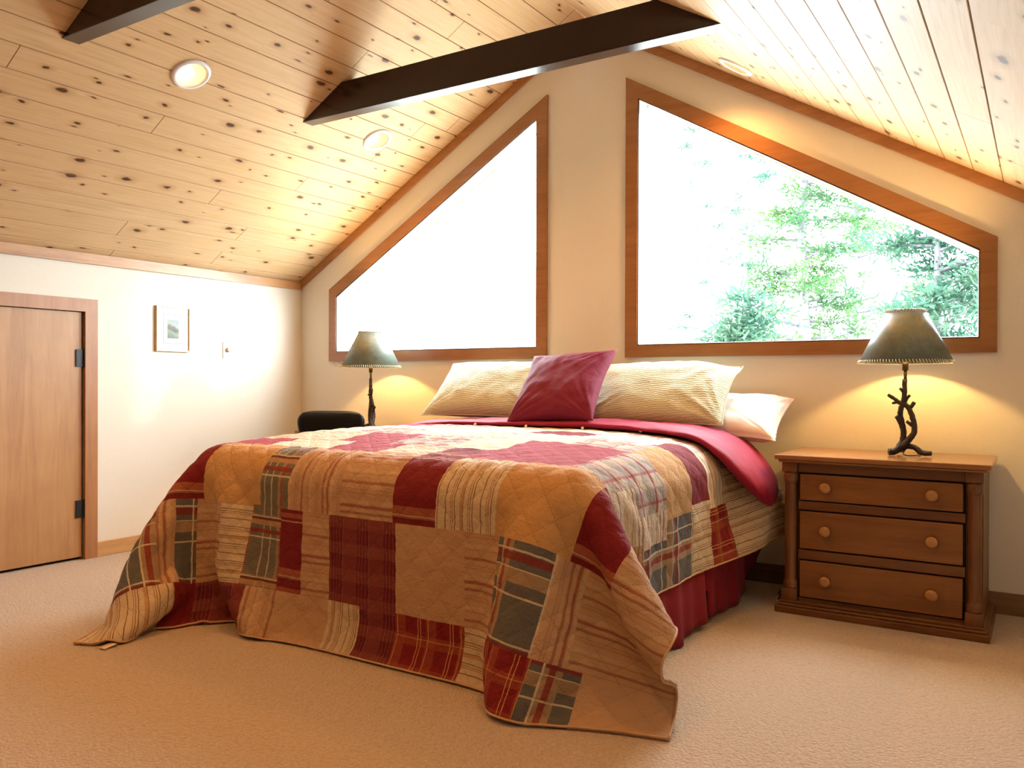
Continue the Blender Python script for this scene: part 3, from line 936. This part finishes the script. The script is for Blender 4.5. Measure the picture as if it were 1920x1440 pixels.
# ------------------------------------------------------------------ maroon duvet turned down under the pillows
DUV = redcloth('maroon_duvet_cloth', (.30, .008, .040), .62, .45, 7)
def duvet():
    path = [(-1.06, -.58, .68), (-.98, -.57, .78), (-.86, -.56, .850), (-.6, -.555, .885), (-.2, -.55, .902), (.2, -.55, .908), (.6, -.555, .906), (.9, -.57, .893), (1.07, -.585, .862), (1.18, -.60, .795), (1.26, -.60, .71), (1.315, -.575, .62), (1.335, -.54, .545), (1.34, -.52, .515)]
    hw = [.10, .2, .235, .245, .25, .25, .25, .255, .265, .27, .25, .19, .09, .008]
    ht = [.02, .026, .026, .024, .024, .024, .025, .027, .031, .036, .04, .038, .025, .004]
    m = 7
    pp = spline(path, m)
    W = spline([(a, b, 0) for a, b in zip(hw, ht)], m)
    n = 36
    bm = bmesh.new(); rings = []
    org = Vector((.15, -.55, .86))
    for i, q in enumerate(pp):
        t = (pp[min(i+1, len(pp)-1)]-pp[max(i-1, 0)]).normalized()
        ya = Vector((0, 1, 0)); nn = t.cross(ya).normalized(); nn = -nn if nn.z < 0 and t.x > .2 else nn
        nn = Vector((0, 1, 0)).cross(t)*-1; 
        nn.normalize()
        ring = []
        for k in range(n):
            a = 2*PI*k/n
            ca, sa = math.cos(a), math.sin(a)
            w = W[i][0]*math.copysign(abs(ca)**.8, ca); h = W[i][1]*math.copysign(abs(sa)**.75, sa)
            s = i/len(pp)
            wob = noise.noise(Vector((q.x*3.2, w*7, 3.3+a*.4)))*.010 + noise.noise(Vector((q.x*9, w*22, 1.1)))*.006
            edge = noise.noise(Vector((q.x*2.1, 7.7, 0)))*.02*(1 if ca < 0 else .5)
            # front lip sags a little on the quilt
            P = q + ya*(w+edge) + nn*(h + (wob if sa > -.3 else wob*.3))
            ring.append(bm.verts.new(P-org))
        rings.append(ring)
    for a, b in zip(rings, rings[1:]):
        for k in range(n):
            bm.faces.new((a[k], a[(k+1) % n], b[(k+1) % n], b[k]))
    bm.faces.new(rings[0][::-1]); bm.faces.new(rings[-1])
    bmesh.ops.recalc_face_normals(bm, faces=bm.faces[:])
    o = obj('duvet', bm, DUV, loc=org)
    tag(o, 'maroon buttoned duvet edge turned out between the quilt and the pillows', 'duvet')
    BT = simple('cream_button', (.80, .70, .60), .3)
    for bxx in (-.31, .04, .40, .745):
        bm = bmesh.new()
        Mm = Matrix.Translation(Vector((bxx, -.797+.004*math.sin(bxx*5), .892))-org) @ Matrix.Rotation(math.radians(68), 4, 'X')
        lathe(bm, [(0, .002), (.004, .002), (.0065, .0035), (.0085, .003), (.0095, .001), (.009, -.001), (0, -.001)], Mm, 20)
        b = obj('button', bm, BT, o); b['label'] = 'round cream button'
duvet()

# ------------------------------------------------------------------ pillows
def pillow(name, w, h, t, loc, ex, ey, mat, label, cat, flange=0.0, wr=.006, seed=0, pinch=.06, pw=.5, droop=None, group=None, piping=None):
    ex = Vector(ex).normalized(); ey = Vector(ey); ey = (ey-ex*ey.dot(ex)).normalized(); ez = ex.cross(ey)
    loc = Vector(loc)
    n = 56
    bm = bmesh.new(); uvl = bm.loops.layers.uv.new('UVMap')
    grids = []
    rim = {}
    for side in (1, -1):
        g = []
        for i in range(n+1):
            row = []
            for j in range(n+1):
                u = math.sin((i/n*2-1)*PI/2)*.25+(i/n*2-1)*.75; v = math.sin((j/n*2-1)*PI/2)*.25+(j/n*2-1)*.75
                edge = i in (0, n) or j in (0, n)
                if edge and side == -1:
                    row.append(rim[(i, j)]); continue
                x = w/2*u*(1-pinch*(1-v*v)*abs(u)**2); y = h/2*v*(1-pinch*(1-u*u)*abs(v)**2)
                uu, vv = (min(1, abs(u)/(1-flange)), min(1, abs(v)/(1-flange)))
                hh = max(0, (1-uu**2.6))**pw*max(0, (1-vv**2.6))**pw
                z = side*t/2*hh
                # wrinkles radiate from the corners and sag to the bottom edge
                nz = noise.noise(Vector((x*7+seed, y*7, seed*1.7)))*1.2 + noise.noise(Vector((x*19+seed, y*15, 4.1+seed)))*.7
                rr = noise.noise(Vector((math.atan2(h/2*1.02+y, x+w/2*1.02)*9, seed+2.2, 0)))*math.exp(-(((x+w/2)**2+(y+h/2)**2)/.05)) \
                   + noise.noise(Vector((math.atan2(h/2*1.02+y, w/2*1.02-x)*9, seed+5.2, 0)))*math.exp(-(((x-w/2)**2+(y+h/2)**2)/.05)) \
                   + noise.noise(Vector((math.atan2(h/2*1.02-y, w/2*1.02-x)*9, seed+8.2, 0)))*math.exp(-(((x-w/2)**2+(y-h/2)**2)/.05))
                z += side*(nz*wr + rr*wr*2.2)*(min(1, hh*2))
                if droop:
                    cu, cv, amt = droop
                    k = math.exp(-(((u-cu)**2+(v-cv)**2)/.10))
                    z += -amt*k; y -= amt*.6*k
                P = ex*x + ey*y + ez*z
                vt = bm.verts.new(P); row.append(vt)
                if edge: rim[(i, j)] = vt
            g.append(row)
        for i in range(n):
            for j in range(n):
                q = (g[i][j], g[i+1][j], g[i+1][j+1], g[i][j+1])
                f = bm.faces.new(q if side == 1 else q[::-1])
                ij = ((i, j), (i+1, j), (i+1, j+1), (i, j+1)); ij = ij if side == 1 else ij[::-1]
                for lp, (a, b) in zip(f.loops, ij): lp[uvl].uv = (a/n*w, b/n*h)
        grids.append(g)
    edge = [rim[(i, 0)].co.copy() for i in range(n)] + [rim[(n, j)].co.copy() for j in range(n)] + [rim[(i, n)].co.copy() for i in range(n, 0, -1)] + [rim[(0, j)].co.copy() for j in range(n, -1, -1)]
    bmesh.ops.recalc_face_normals(bm, faces=bm.faces[:])
    o = obj(name, bm, mat, loc=loc)
    tag(o, label, cat, group)
    if piping:
        bm = bmesh.new(); tube(bm, edge[::2]+[edge[0]], .0035, 6, cap=False); obj('seam_piping', bm, piping, o)
    return o
def shamcloth():
    m = Mat('matelasse_sham')
    v = m.coord('UV')
    w = m.n('ShaderNodeTexWave'); m.l(m.map(v, scale=(1, 1, 1), rot=(0, 0, 1.45)), w.inputs['Vector']); w.inputs['Scale'].default_value = 22; w.inputs['Distortion'].default_value = 5; w.inputs['Detail'].default_value = 3; w.inputs['Detail Scale'].default_value = 2
    n = m.noise(v, 60, 3)
    c = m.mix(w.outputs['Fac'], (.45, .455, .30), (.52, .525, .375))
    c = m.mix(m.math('MULTIPLY', n, .25), c, (.40, .33, .16))
    m.set(Base_Color=c, Roughness=.7, Sheen_Weight=.3, Specular_IOR_Level=.3)
    m.bump(m.math('ADD', m.math('MULTIPLY', w.outputs['Fac'], .6), m.math('MULTIPLY', n, 1.2)), .32, .006)
    return m.m
SHAM = shamcloth()
PIPE = simple('sage_piping', (.55, .56, .45), .7)
lean = (0, .36, .35)
pillow('pillow', .90, .50, .19, (-.505, -.335, 1.095), (1, 0, 0), lean, SHAM, 'sage green textured pillow leaning left of the maroon cushion', 'pillow', .02, .006, 1, piping=PIPE, group='sage pillows at the head')
pillow('pillow', .87, .50, .19, (.645, -.335, 1.085), (1, .0, .015), lean, SHAM, 'sage green textured pillow leaning right of the maroon cushion, its corner flopped over', 'pillow', .02, .007, 4, piping=PIPE, droop=(.95, .95, .03), group='sage pillows at the head')
CUSH = redcloth('plum_cushion_cotton', (.165, .006, .027), .7, .35, 12)
pillow('cushion', .56, .54, .17, (.155, -.592, 1.117), (1, .02, .055), (.03, .36, .40), CUSH, 'square maroon throw cushion propped in front of the two sage pillows', 'cushion', .0, .007, 9, pinch=.10)
PILW = simple('white_pillowcase', (.80, .70, .66), .7, vary=.02)
pillow('pillow', .52, .46, .16, (1.085, -.245, .955), (1, 0, -.02), (0, .85, .45), PILW, 'white pillow lying low behind the right sage pillow, nearest the nightstand', 'pillow', .03, .008, 14, pinch=.10)

# ------------------------------------------------------------------ nightstands
NSW = wood('nightstand_pine', (.085, .030, .008), (.15, .058, .015), (.20, .082, .022), 'X', .38, coat=.1, spec=.35, knots=.06)
NSD = wood('nightstand_drawer_pine', (.14, .052, .011), (.225, .089, .021), (.28, .118, .031), 'X', .4, coat=.1, spec=.35, fine=.7, knots=.05)
NSV = wood('nightstand_post_pine', (.085, .032, .009), (.165, .064, .018), (.22, .09, .026), 'Z', .34, coat=.2, spec=.4)
NST = wood('nightstand_top_pine', (.20, .08, .025), (.30, .125, .040), (.36, .16, .055), 'X', .25, coat=.35)
KNOB = wood('knob_pine', (.30, .13, .04), (.40, .19, .06), (.46, .23, .08), 'Y', .3, coat=.3)
DARKG = simple('recess_shade', (.02, .009, .004), .6)
def nightstand(label):
    r = thing('nightstand', label, 'nightstand')
    yb, yf = .255, -.245             # back, front of carcass (front faces -y)
    # plinth
    bm = bmesh.new()
    bx(bm, -.468, .468, yf-.055, yb+.005, 0, .034, .005); bx(bm, -.458, .458, yf-.045, yb+.003, .034, .048, .006); bx(bm, -.447, .447, yf-.034, yb, .048, .062, .004)
    obj('plinth', bm, NSW, r, smooth=False)
    # carcass: sides, back, frieze rail, drawer rails
    bm = bmesh.new()
    for s in (-1, 1): bx(bm, min(s*.435, s*.365), max(s*.435, s*.365), yf+.035, yb, .062, .748, .002)
    bx(bm, -.365, .365, yb-.012, yb, .062, .748)
    bx(bm, -.366, .366, yf-.004, yf+.03, .700, .748, .002)
    bx(bm, -.366, .366, yf+.002, yf+.03, .514, .556, .002); bx(bm, -.366, .366, yf+.002, yf+.03, .268, .314, .002); bx(bm, -.366, .366, yf+.002, yf+.03, .062, .074, .001)
    obj('carcass', bm, NSW, r, smooth=False)
    bm = bmesh.new(); bx(bm, -.364, .364, yf+.034, yf+.045, .064, .70); obj('drawer_gap_shade', bm, DARKG, r, smooth=False)  # near-black sheet painting shade into the gaps round the drawers
    # top
    bm = bmesh.new(); bx(bm, -.470, .470, yf-.058, yb+.012, .762, .786, .005, 3); bx(bm, -.455, .455, yf-.040, yb+.004, .748, .762, .005)
    obj('top', bm, NST, r, smooth=False)
    # turned corner columns
    for s in (-1, 1):
        cx, cy = s*.403, yf+.006
        bm = bmesh.new()
        bx(bm, cx-.036, cx+.036, cy-.036, cy+.034, .700, .748, .003); bx(bm, cx-.036, cx+.036, cy-.036, cy+.034, .062, .118, .003)
        lathe(bm, [(0, .118), (.035, .118), (.036, .126), (.033, .131), (.036, .138), (.033, .143), (.035, .150), (.029, .157), (.028, .17), (.0295, .40), (.028, .635), (.030, .648), (.035, .654), (.033, .660), (.036, .667), (.033, .673), (.036, .681), (.034, .688), (.030, .700), (0, .700)], Matrix.Translation((cx, cy, 0)), 28)
        obj('column', bm, NSV, r, smooth=True)
    for z0, z1 in ((.563, .691), (.322, .506), (.081, .260)):
        bm = bmesh.new(); bx(bm, -.357, .357, yf-.006, yf+.032, z0, z1, .003); d = obj('drawer', bm, NSD, r, smooth=False)
        for s in (-1, 1):
            bm = bmesh.new()
            Mm = Matrix.Translation((s*.233, yf-.006, (z0+z1)/2+.003)) @ Matrix.Rotation(PI/2, 4, 'X')
            lathe(bm, [(0, 0), (.013, 0), (.012, .010), (.017, .014), (.0245, .018), (.0265, .026), (.024, .033), (.014, .037), (0, .038)], Mm, 24)
            obj('knob', bm, KNOB, d)
    return r
ns = nightstand('three drawer wooden nightstand with turned columns standing right of the bed')
ns.location = (1.843, -.287, 0)
ns2 = copy_tree(ns); ns2.location = (-1.60, -.287, 0)
ns2['label'] = 'matching wooden nightstand hidden beyond the bed, under the left lamp'
for o in (ns, ns2): o['group'] = 'matching nightstands'

# ------------------------------------------------------------------ twig lamps
def bark():
    m = Mat('bronze_bark')
    v = m.coord()
    n = m.noise(m.map(v, scale=(60, 60, 14)), 1.5, 5, .65)
    m.set(Base_Color=m.ramp(n, [(.3, (.012, .008, .006)), (.6, (.045, .028, .02)), (.8, (.11, .07, .045))]), Roughness=.45, Metallic=.2)
    m.bump(n, .7, .006)
    return m.m
BARK = bark()
def shade_mat():
    m = Mat('green_parchment')
    m.t.nodes.remove(m.b)
    v = m.coord(); n = m.noise(v, 14, 5, .6); n2 = m.noise(v, 45, 4, .7)
    c = m.ramp(n, [(.3, (.13, .18, .155)), (.7, (.20, .25, .21))])
    d = m.n('ShaderNodeBsdfPrincipled'); m.l(c, d.inputs['Base Color']); d.inputs['Roughness'].default_value = .38; d.inputs['Specular IOR Level'].default_value = .55
    t = m.n('ShaderNodeBsdfTranslucent'); m.l(m.ramp(n2, [(.35, (.12, .08, .01)), (.65, (.75, .52, .09))]), t.inputs[0])
    mx = m.n('ShaderNodeMixShader'); mx.inputs[0].default_value = .09
    m.l(d.outputs[0], mx.inputs[1]); m.l(t.outputs[0], mx.inputs[2]); m.l(mx.outputs[0], m.out.inputs[0])
    return m.m
SHADE = shade_mat()
LACE = simple('cream_lacing', (.72, .64, .46), .6)
BRASS = simple('dark_brass', (.12, .08, .04), .35, .8)
LBULB = emis('lamp_bulb_glow', (1, .68, .32), 10)
CORD = simple('dark_cord', (.02, .015, .012), .5)
def lamp(label):
    r = thing('table_lamp', label, 'lamp')
    k = .000487
    def q(cx, cy, y=0): return ((cx-555)*k, y, max((1365-cy)*k, .019))
    bm = bmesh.new()
    def br(pts, rad, seed=0):
        pp = spline(pts, 5); n = len(pp)
        rr = [rad[0]+(rad[1]-rad[0])*i/(n-1) for i in range(n)]
        tube(bm, pp, rr, 10, jitter=.13, seed=seed)
    br([q(415, 1352, -.035), q(470, 1320, -.02), q(525, 1235, 0), q(540, 1130, .004), q(520, 1020, 0), q(512, 930, -.004), q(530, 840, 0), q(548, 740, .002), q(550, 590, 0)], (.0165, .0115), 1)
    br([q(800, 1358, -.02), q(720, 1338, -.016), q(650, 1280, -.008), q(590, 1265, 0), q(520, 1290, .005)], (.012, .015), 2)
    br([q(470, 1325, .0), q(560, 1240, -.012), q(630, 1150, -.016), q(645, 1070, -.012), q(620, 960, -.006), q(585, 880, 0), q(545, 840, 0)], (.015, .012), 3)
    br([q(540, 1280, .01), q(520, 1310, .05), q(470, 1352, .085)], (.014, .011), 4)
    br([q(530, 850), q(470, 800, -.01), q(400, 745, -.016)], (.010, .0085), 5)
    br([q(525, 850), q(480, 828, .006), q(432, 836, .01)], (.008, .006), 6)
    br([q(548, 740), q(525, 700, -.006), q(505, 682, -.008)], (.008, .006), 7)
    br([q(550, 830), q(575, 780, -.004), q(600, 750, -.006)], (.009, .006), 8)
    br([q(575, 880), q(615, 860, .004), q(635, 820, .008)], (.0115, .009), 9)
    br([q(516, 1040), q(495, 990, -.012), q(478, 965, -.018)], (.0125, .0105), 10)
    br([q(640, 1070), q(605, 1040, -.022), q(575, 1012, -.028)], (.009, .0075), 11)
    obj('branch_stem', bm, BARK, r)
    bm = bmesh.new(); tube(bm, [(0, 0, .375), (0, 0, .42)], .0075, 12); tube(bm, [(0, 0, .42), (0, 0, .47)], .014, 16); 
    tube(bm, [(-.001, 0, .47), (-.05, 0, .52), (-.055, 0, .62), (-.02, 0, .70), (0, 0, .712)], .002, 6); tube(bm, [(.001, 0, .47), (.05, 0, .52), (.055, 0, .62), (.02, 0, .70), (0, 0, .712)], .002, 6)
    obj('neck', bm, BRASS, r)
    bm = bmesh.new(); lathe(bm, [(0, .470), (.014, .472), (.018, .50), (.030, .535), (.031, .56), (.022, .582), (0, .592)], n=24); obj('light_bulb', bm, LBULB, r)
    zb, zt, rb, rt = .458, .716, .216, .086
    bm = bmesh.new(); lathe(bm, [(rb, zb), (rt, zt), (rt-.0025, zt), (rb-.0025, zb)], n=72, close=True); sh = obj('lamp_shade', bm, SHADE, r)
    for rad, z, nst, s in ((rb, zb, 92, 1), (rt, zt, 40, -1)):
        bm = bmesh.new()
        for i in range(nst):
            a = 2*PI*i/nst; da = .45*2*PI/nst
            sl = (rb-rt)/(zt-zb)
            def pp(dz, rr, a): return ((rr)*math.cos(a), (rr)*math.sin(a), z+dz)
            tube(bm, [pp(s*.012, rad-s*.012*sl+.0015, a), pp(0, rad+.0025, a+da*.5), pp(-s*.003, rad-.001, a+da)], .0020, 5)
        obj('lacing', bm, LACE, sh)
    bm = bmesh.new(); tube(bm, spline([(.0, -.0, .03), (-.002, -.04, .012), (.02, -.05, .006), (.05, -.03, .006), (.06, .08, .006), (.03, .22, .006)], 6), .003, 6); obj('power_cord', bm, CORD, r)
    return r
lp = lamp('twig table lamp with green shade on the right nightstand'); lp.location = (1.93, -.30, .786)
lp2 = copy_tree(lp); lp2.location = (-1.595, -.30, .786); lp2.rotation_euler = (0, 0, 2.2)
lp2['label'] = 'twig table lamp with pale shade before the left window, beyond the bed'
for o in (lp, lp2):
    o['group'] = 'twig lamps beside the bed'
    ld = bpy.data.lights.new('table_lamp_bulb', 'POINT'); ld.energy = 35; ld.color = (1, .58, .17); ld.shadow_soft_size = .03
    lo = bpy.data.objects.new('table_lamp_bulb', ld); link(lo); lo.location = Vector(o.location)+Vector((0, 0, .60))

# loose lamp cord on the carpet by the nightstand
bm = bmesh.new(); tube(bm, spline([(1.33, -.12, .006), (1.30, -.22, .006), (1.345, -.30, .007), (1.34, -.38, .012), (1.35, -.33, .03), (1.35, -.20, .02), (1.355, -.03, .10)], 7), .0035, 7)
pc = obj('power_cord', bm, CORD); tag(pc, 'thin dark cord on the carpet between bed and right nightstand', 'cord')

# ------------------------------------------------------------------ chair beyond the bed
CHB = simple('black_leather', (.0012, .001, .0014), .6, vary=.0, Specular_IOR_Level=.2)
CHP = simple('black_plastic', (.010, .010, .011), .3, vary=.0)
ch = thing('desk_chair', 'black desk chair beyond the bed, only its rounded backrest showing', 'chair', (-1.455, -.935, 0), math.radians(26))
def shell(name, w0, w1, h, t, M4, mat, bow=.05):
    bm = bmesh.new(); n, m = 24, 14; G = []
    for s in (1, -1):
        g = []
        for i in range(n+1):
            row = []
            for j in range(m+1):
                u, v = i/n*2-1, j/m*2-1
                wv = w0+(w1-w0)*(v+1)/2
                rr = (1-abs(v)**5*.22)
                x = wv/2*u*rr; y = h/2*v*(1-abs(u)**4*.10)
                e = max(0, (1-abs(u)**7))**.5*max(0, (1-abs(v)**5))**.5
                z = s*t/2*e - bow*u*u
                row.append(bm.verts.new(M4 @ Vector((x, y, z))))
            g.append(row)
        for i in range(n):
            for j in range(m):
                q = (g[i][j], g[i+1][j], g[i+1][j+1], g[i][j+1]); bm.faces.new(q if s == 1 else q[::-1])
    bmesh.ops.remove_doubles(bm, verts=bm.verts[:], dist=.0005)
    bmesh.ops.recalc_face_normals(bm, faces=bm.faces[:])
    return obj(name, bm, mat, ch)
up = Matrix(((1, 0, 0, 0), (0, .10, -1, .245), (0, 1, .10, .775), (0, 0, 0, 1)))
shell('backrest', .36, .51, .33, .07, up, CHB, -.04)
shell('seat', .39, .40, .40, .08, Matrix.Translation((0, 0, .47)), CHB, -.0)
bm = bmesh.new(); tube(bm, spline([(0, .10, .42), (0, .27, .44), (0, .30, .52), (0, .275, .68)], 6), .018, 10); obj('back_support', bm, CHP, ch)
bm = bmesh.new(); tube(bm, [(0, 0, .07), (0, 0, .25)], .028, 16); tube(bm, [(0, 0, .25), (0, 0, .43)], .016, 16); obj('gas_column', bm, CHP, ch)
bm = bmesh.new()
for k in range(5):
    a = 2*PI*k/5+.3; tube(bm, [(0, 0, .10), (.13*math.cos(a), .13*math.sin(a), .095), (.20*math.cos(a), .20*math.sin(a), .07)], [.022, .018, .012], 8)
obj('star_base', bm, CHP, ch)
for k in range(5):
    a = 2*PI*k/5+.3
    bm = bmesh.new(); lathe(bm, [(0, -.012), (.022, -.012), (.026, -.006), (.026, .006), (.022, .012), (0, .012)], Matrix.Translation((.20*math.cos(a), .20*math.sin(a), .0265)) @ Matrix.Rotation(PI/2, 4, 'X'), 16); obj('caster', bm, CHP, ch)

# ------------------------------------------------------------------ picture and dimmer on the left wall
pic = thing('framed_picture', 'small framed landscape print hanging on the left wall', 'picture', (XL, -1.194, 1.504))
PFR = simple('pale_gilt_wood', (.62, .45, .24), .35, .2)
bm = bmesh.new()
w2, h2, fw, fd = .133, .158, .009, .022
for y0, y1, z0, z1 in ((-w2, w2, -h2, -h2+fw), (-w2, w2, h2-fw, h2), (-w2, -w2+fw, -h2+fw, h2-fw), (w2-fw, w2, -h2+fw, h2-fw)): bx(bm, .002, fd, y0, y1, z0, z1, .0015)
obj('frame', bm, PFR, pic, smooth=False)
bm = bmesh.new(); bx(bm, .004, .012, -w2+fw, w2-fw, -h2+fw, h2-fw); obj('mat_board', bm, simple('white_mat_board', (.80, .77, .70), .8, vary=.01), pic, smooth=False)
LIL = simple('lilac_line', (.36, .33, .46), .8, vary=.02)
bm = bmesh.new()
a, b, c = .078, .104, .006
for y0, y1, z0, z1 in ((-a, a, -b, -b+c), (-a, a, b-c, b), (-a, -a+c, -b+c, b-c), (a-c, a, -b+c, b-c)): bx(bm, .011, .0126, y0, y1, z0, z1)
obj('mat_border', bm, LIL, pic, smooth=False)
def printm():
    m = Mat('landscape_print')
    v = m.coord(); s = m.sep(v)
    n = m.noise(v, 28, 5, .6); n2 = m.noise(v, 90, 3)
    zz = m.math('ADD', s[2], m.math('MULTIPLY', m.math('SUBTRACT', n, .5), .05))
    z2 = m.math('ADD', zz, m.math('MULTIPLY', s[1], .35))
    c = m.ramp(m.math('ADD', m.math('MULTIPLY', z2, 6.0), .5), [(.10, (.06, .09, .06)), (.35, (.17, .23, .16)), (.45, (.04, .05, .045)), (.60, (.11, .12, .11)), (.66, (.33, .32, .22)), (.85, (.22, .30, .35))])
    c = m.mix(m.math('MULTIPLY', n2, .25), c, (.45, .45, .38))
    m.set(Base_Color=c, Roughness=.6)
    return m.m
bm = bmesh.new(); bx(bm, .011, .0130, -.044, .044, -.066, .066); obj('print', bm, printm(), pic, smooth=False)
dm = thing('dimmer_switch', 'cream dimmer switch plate with round knob on the left wall', 'light switch', (XL, -.729, 1.373))
bm = bmesh.new(); bx(bm, .0005, .006, -.040, .040, -.062, .062, .002); obj('wall_plate', bm, simple('cream_plastic', (.78, .72, .60), .35, vary=.01), dm, smooth=False)
bm = bmesh.new(); lathe(bm, [(0, .006), (.019, .006), (.0185, .012), (.016, .024), (.014, .026), (0, .026)], Matrix.Rotation(PI/2, 4, 'Y'), 24); obj('knob', bm, simple('tan_knob', (.55, .42, .26), .35), dm)

# ------------------------------------------------------------------ outside: pines beyond the glass
def bark2():
    m = Mat('pine_bark'); n = m.noise(m.map(m.coord(), scale=(6, 6, 1.5)), 3, 4)
    m.set(Base_Color=m.ramp(n, [(.3, (.05, .045, .05)), (.7, (.09, .08, .085))]), Roughness=.9); return m.m
PBARK = bark2()
def needle(name, c1, c2):
    m = Mat(name); m.t.nodes.remove(m.b)
    n = m.noise(m.coord(), 1.1, 3)
    c = m.ramp(n, [(.35, c1), (.65, c2)])
    d = m.n('ShaderNodeBsdfDiffuse'); t = m.n('ShaderNodeBsdfTranslucent'); m.l(c, d.inputs[0]); m.l(c, t.inputs[0])
    mx = m.n('ShaderNodeMixShader'); mx.inputs[0].default_value = .5
    m.l(d.outputs[0], mx.inputs[1]); m.l(t.outputs[0], mx.inputs[2]); m.l(mx.outputs[0], m.out.inputs[0]); return m.m
NEE = [needle('needles_green', (.022, .065, .03), (.07, .11, .035)), needle('needles_teal', (.025, .07, .05), (.06, .105, .065))]
GZ = -2.9
bm = bmesh.new(); bx(bm, -40, 40, .6, 60, GZ-.1, GZ); struct(obj('ground', bm, simple('pale_ground', (.55, .53, .48), .9, scale=.5), smooth=False))
def pine_tree(x, y, h, tr, spread, z0, dens, label, seed, mat):
    rnd = random.Random(seed)
    t = thing('pine_tree', label, 'tree', (x, y, GZ), group='pines outside the windows')
    bm = bmesh.new()
    wob = [(math.sin(i*1.3+seed)*.08, math.cos(i*1.7+seed)*.08, h*i/8) for i in range(9)]
    tube(bm, wob, [tr*(1-i/9.5) for i in range(9)], 10, jitter=.08, seed=seed)
    fb = bmesh.new()
    nb = int(dens)
    for i in range(nb):
        z = z0 + (h-z0)*((i+rnd.random())/nb)
        a = rnd.uniform(0, 2*PI); L = spread*(1-.75*(z-z0)/(h-z0))*rnd.uniform(.6, 1.15)
        f = z/h*8; k = min(7, int(f)); o = Vector(wob[k]).lerp(Vector(wob[k+1]), f-k)
        dirv = Vector((math.cos(a), math.sin(a), rnd.uniform(-.12, .22)))
        pts = [o, o+dirv*L*.5+Vector((0, 0, .04*L)), o+dirv*L+Vector((0, 0, rnd.uniform(-.05, .15)*L))]
        tube(bm, pts, [.028, .016, .006], 5)
        for c in range(rnd.randint(4, 7)):
            tpos = rnd.uniform(.35, 1.05)
            cp = o+dirv*L*tpos+Vector((rnd.gauss(0, .12)*L, rnd.gauss(0, .12)*L, rnd.gauss(.03, .05)*L))
            R = rnd.uniform(.14, .34)
            for q in range(rnd.randint(26, 44)):
                d = Vector((rnd.gauss(0, 1), rnd.gauss(0, 1), rnd.gauss(0, .38)))*R*.6
                p = cp+d
                dn = (d.normalized()+Vector((rnd.gauss(0, .5), rnd.gauss(0, .5), rnd.gauss(.1, .4)))).normalized()
                sd = dn.cross(Vector((rnd.gauss(0, 1), rnd.gauss(0, 1), 1))).normalized()
                ln = rnd.uniform(.06, .13)
                fb.faces.new([fb.verts.new(p-sd*.018), fb.verts.new(p+sd*.018), fb.verts.new(p+dn*ln+sd*.008), fb.verts.new(p+dn*ln-sd*.008)])
    obj('trunk', bm, PBARK, t)
    obj('foliage', fb, mat, t, smooth=False)
    return t
TREES = [
 (-.97, 10.0, 10.5, .17, 1.6, 3.0, 60, 'tall pine with the clearest grey trunk in the middle of the right window', 11, 0),
 (-1.0, 14.6, 11.6, .20, 2.2, 2.6, 60, 'green pine just right of the clearest trunk in the right window', 12, 0),
 (1.35, 6.4, 7.4, .10, 1.35, 2.8, 60, 'pine at the right edge of the right window, above the lamp', 13, 1),
 (-4.6, 18.6, 12.6, .10, 1.6, 3.4, 26, 'thin sparse pine left of the clearest trunk in the right window', 14, 1),
 (-7.4, 22.0, 13.6, .08, 1.5, 4.0, 15, 'faint slim pine furthest left in the right window', 15, 1),
 (-.75, 5.6, 5.1, .06, .9, 3.4, 16, 'low young pine along the bottom of the right window', 16, 1),
]
for x, y, h, tr, sp, z0, de, lb, sd, mi in TREES: pine_tree(x, y, h, tr, sp, z0, de, lb, sd, NEE[mi])

# ------------------------------------------------------------------ light
w = bpy.data.worlds.new('overcast_sky'); SC.world = w; w.use_nodes = True
nt = w.node_tree; nt.nodes.clear()
ow = nt.nodes.new('ShaderNodeOutputWorld'); bg = nt.nodes.new('ShaderNodeBackground')
bg.inputs[0].default_value = (.80, .92, 1.0, 1); bg.inputs[1].default_value = 30.0
nt.links.new(bg.outputs[0], ow.inputs[0])
for sg in (-1, 1):
    ld = bpy.data.lights.new('sky_portal', 'AREA'); ld.shape = 'RECTANGLE'; ld.size = 1.9; ld.size_y = 1.6
    ld.cycles.is_portal = True
    lo = bpy.data.objects.new('sky_portal', ld); link(lo); lo.location = (sg*1.3, .16, 2.14); lo.rotation_euler = (-PI/2, 0, 0)
# low sun glancing in through the left window onto the left wall
sd = Vector((1, .72, .27)).normalized()
tgt = Vector((-1.86, 0, 1.43))
ld = bpy.data.lights.new('low_sun', 'SPOT'); ld.energy = 20000; ld.color = (1, .97, .93); ld.spot_size = math.radians(4.0); ld.spot_blend = .8; ld.shadow_soft_size = .9
lo = bpy.data.objects.new('low_sun', ld); link(lo); lo.location = tgt+sd*14; lo.rotation_euler = (-sd).to_track_quat('-Z', 'Y').to_euler()

SC.view_settings.view_transform = 'Standard'; SC.view_settings.look = 'None'
SC.view_settings.gamma = 1; SC.view_settings.use_curve_mapping = False
SC.view_settings.exposure = 0.12
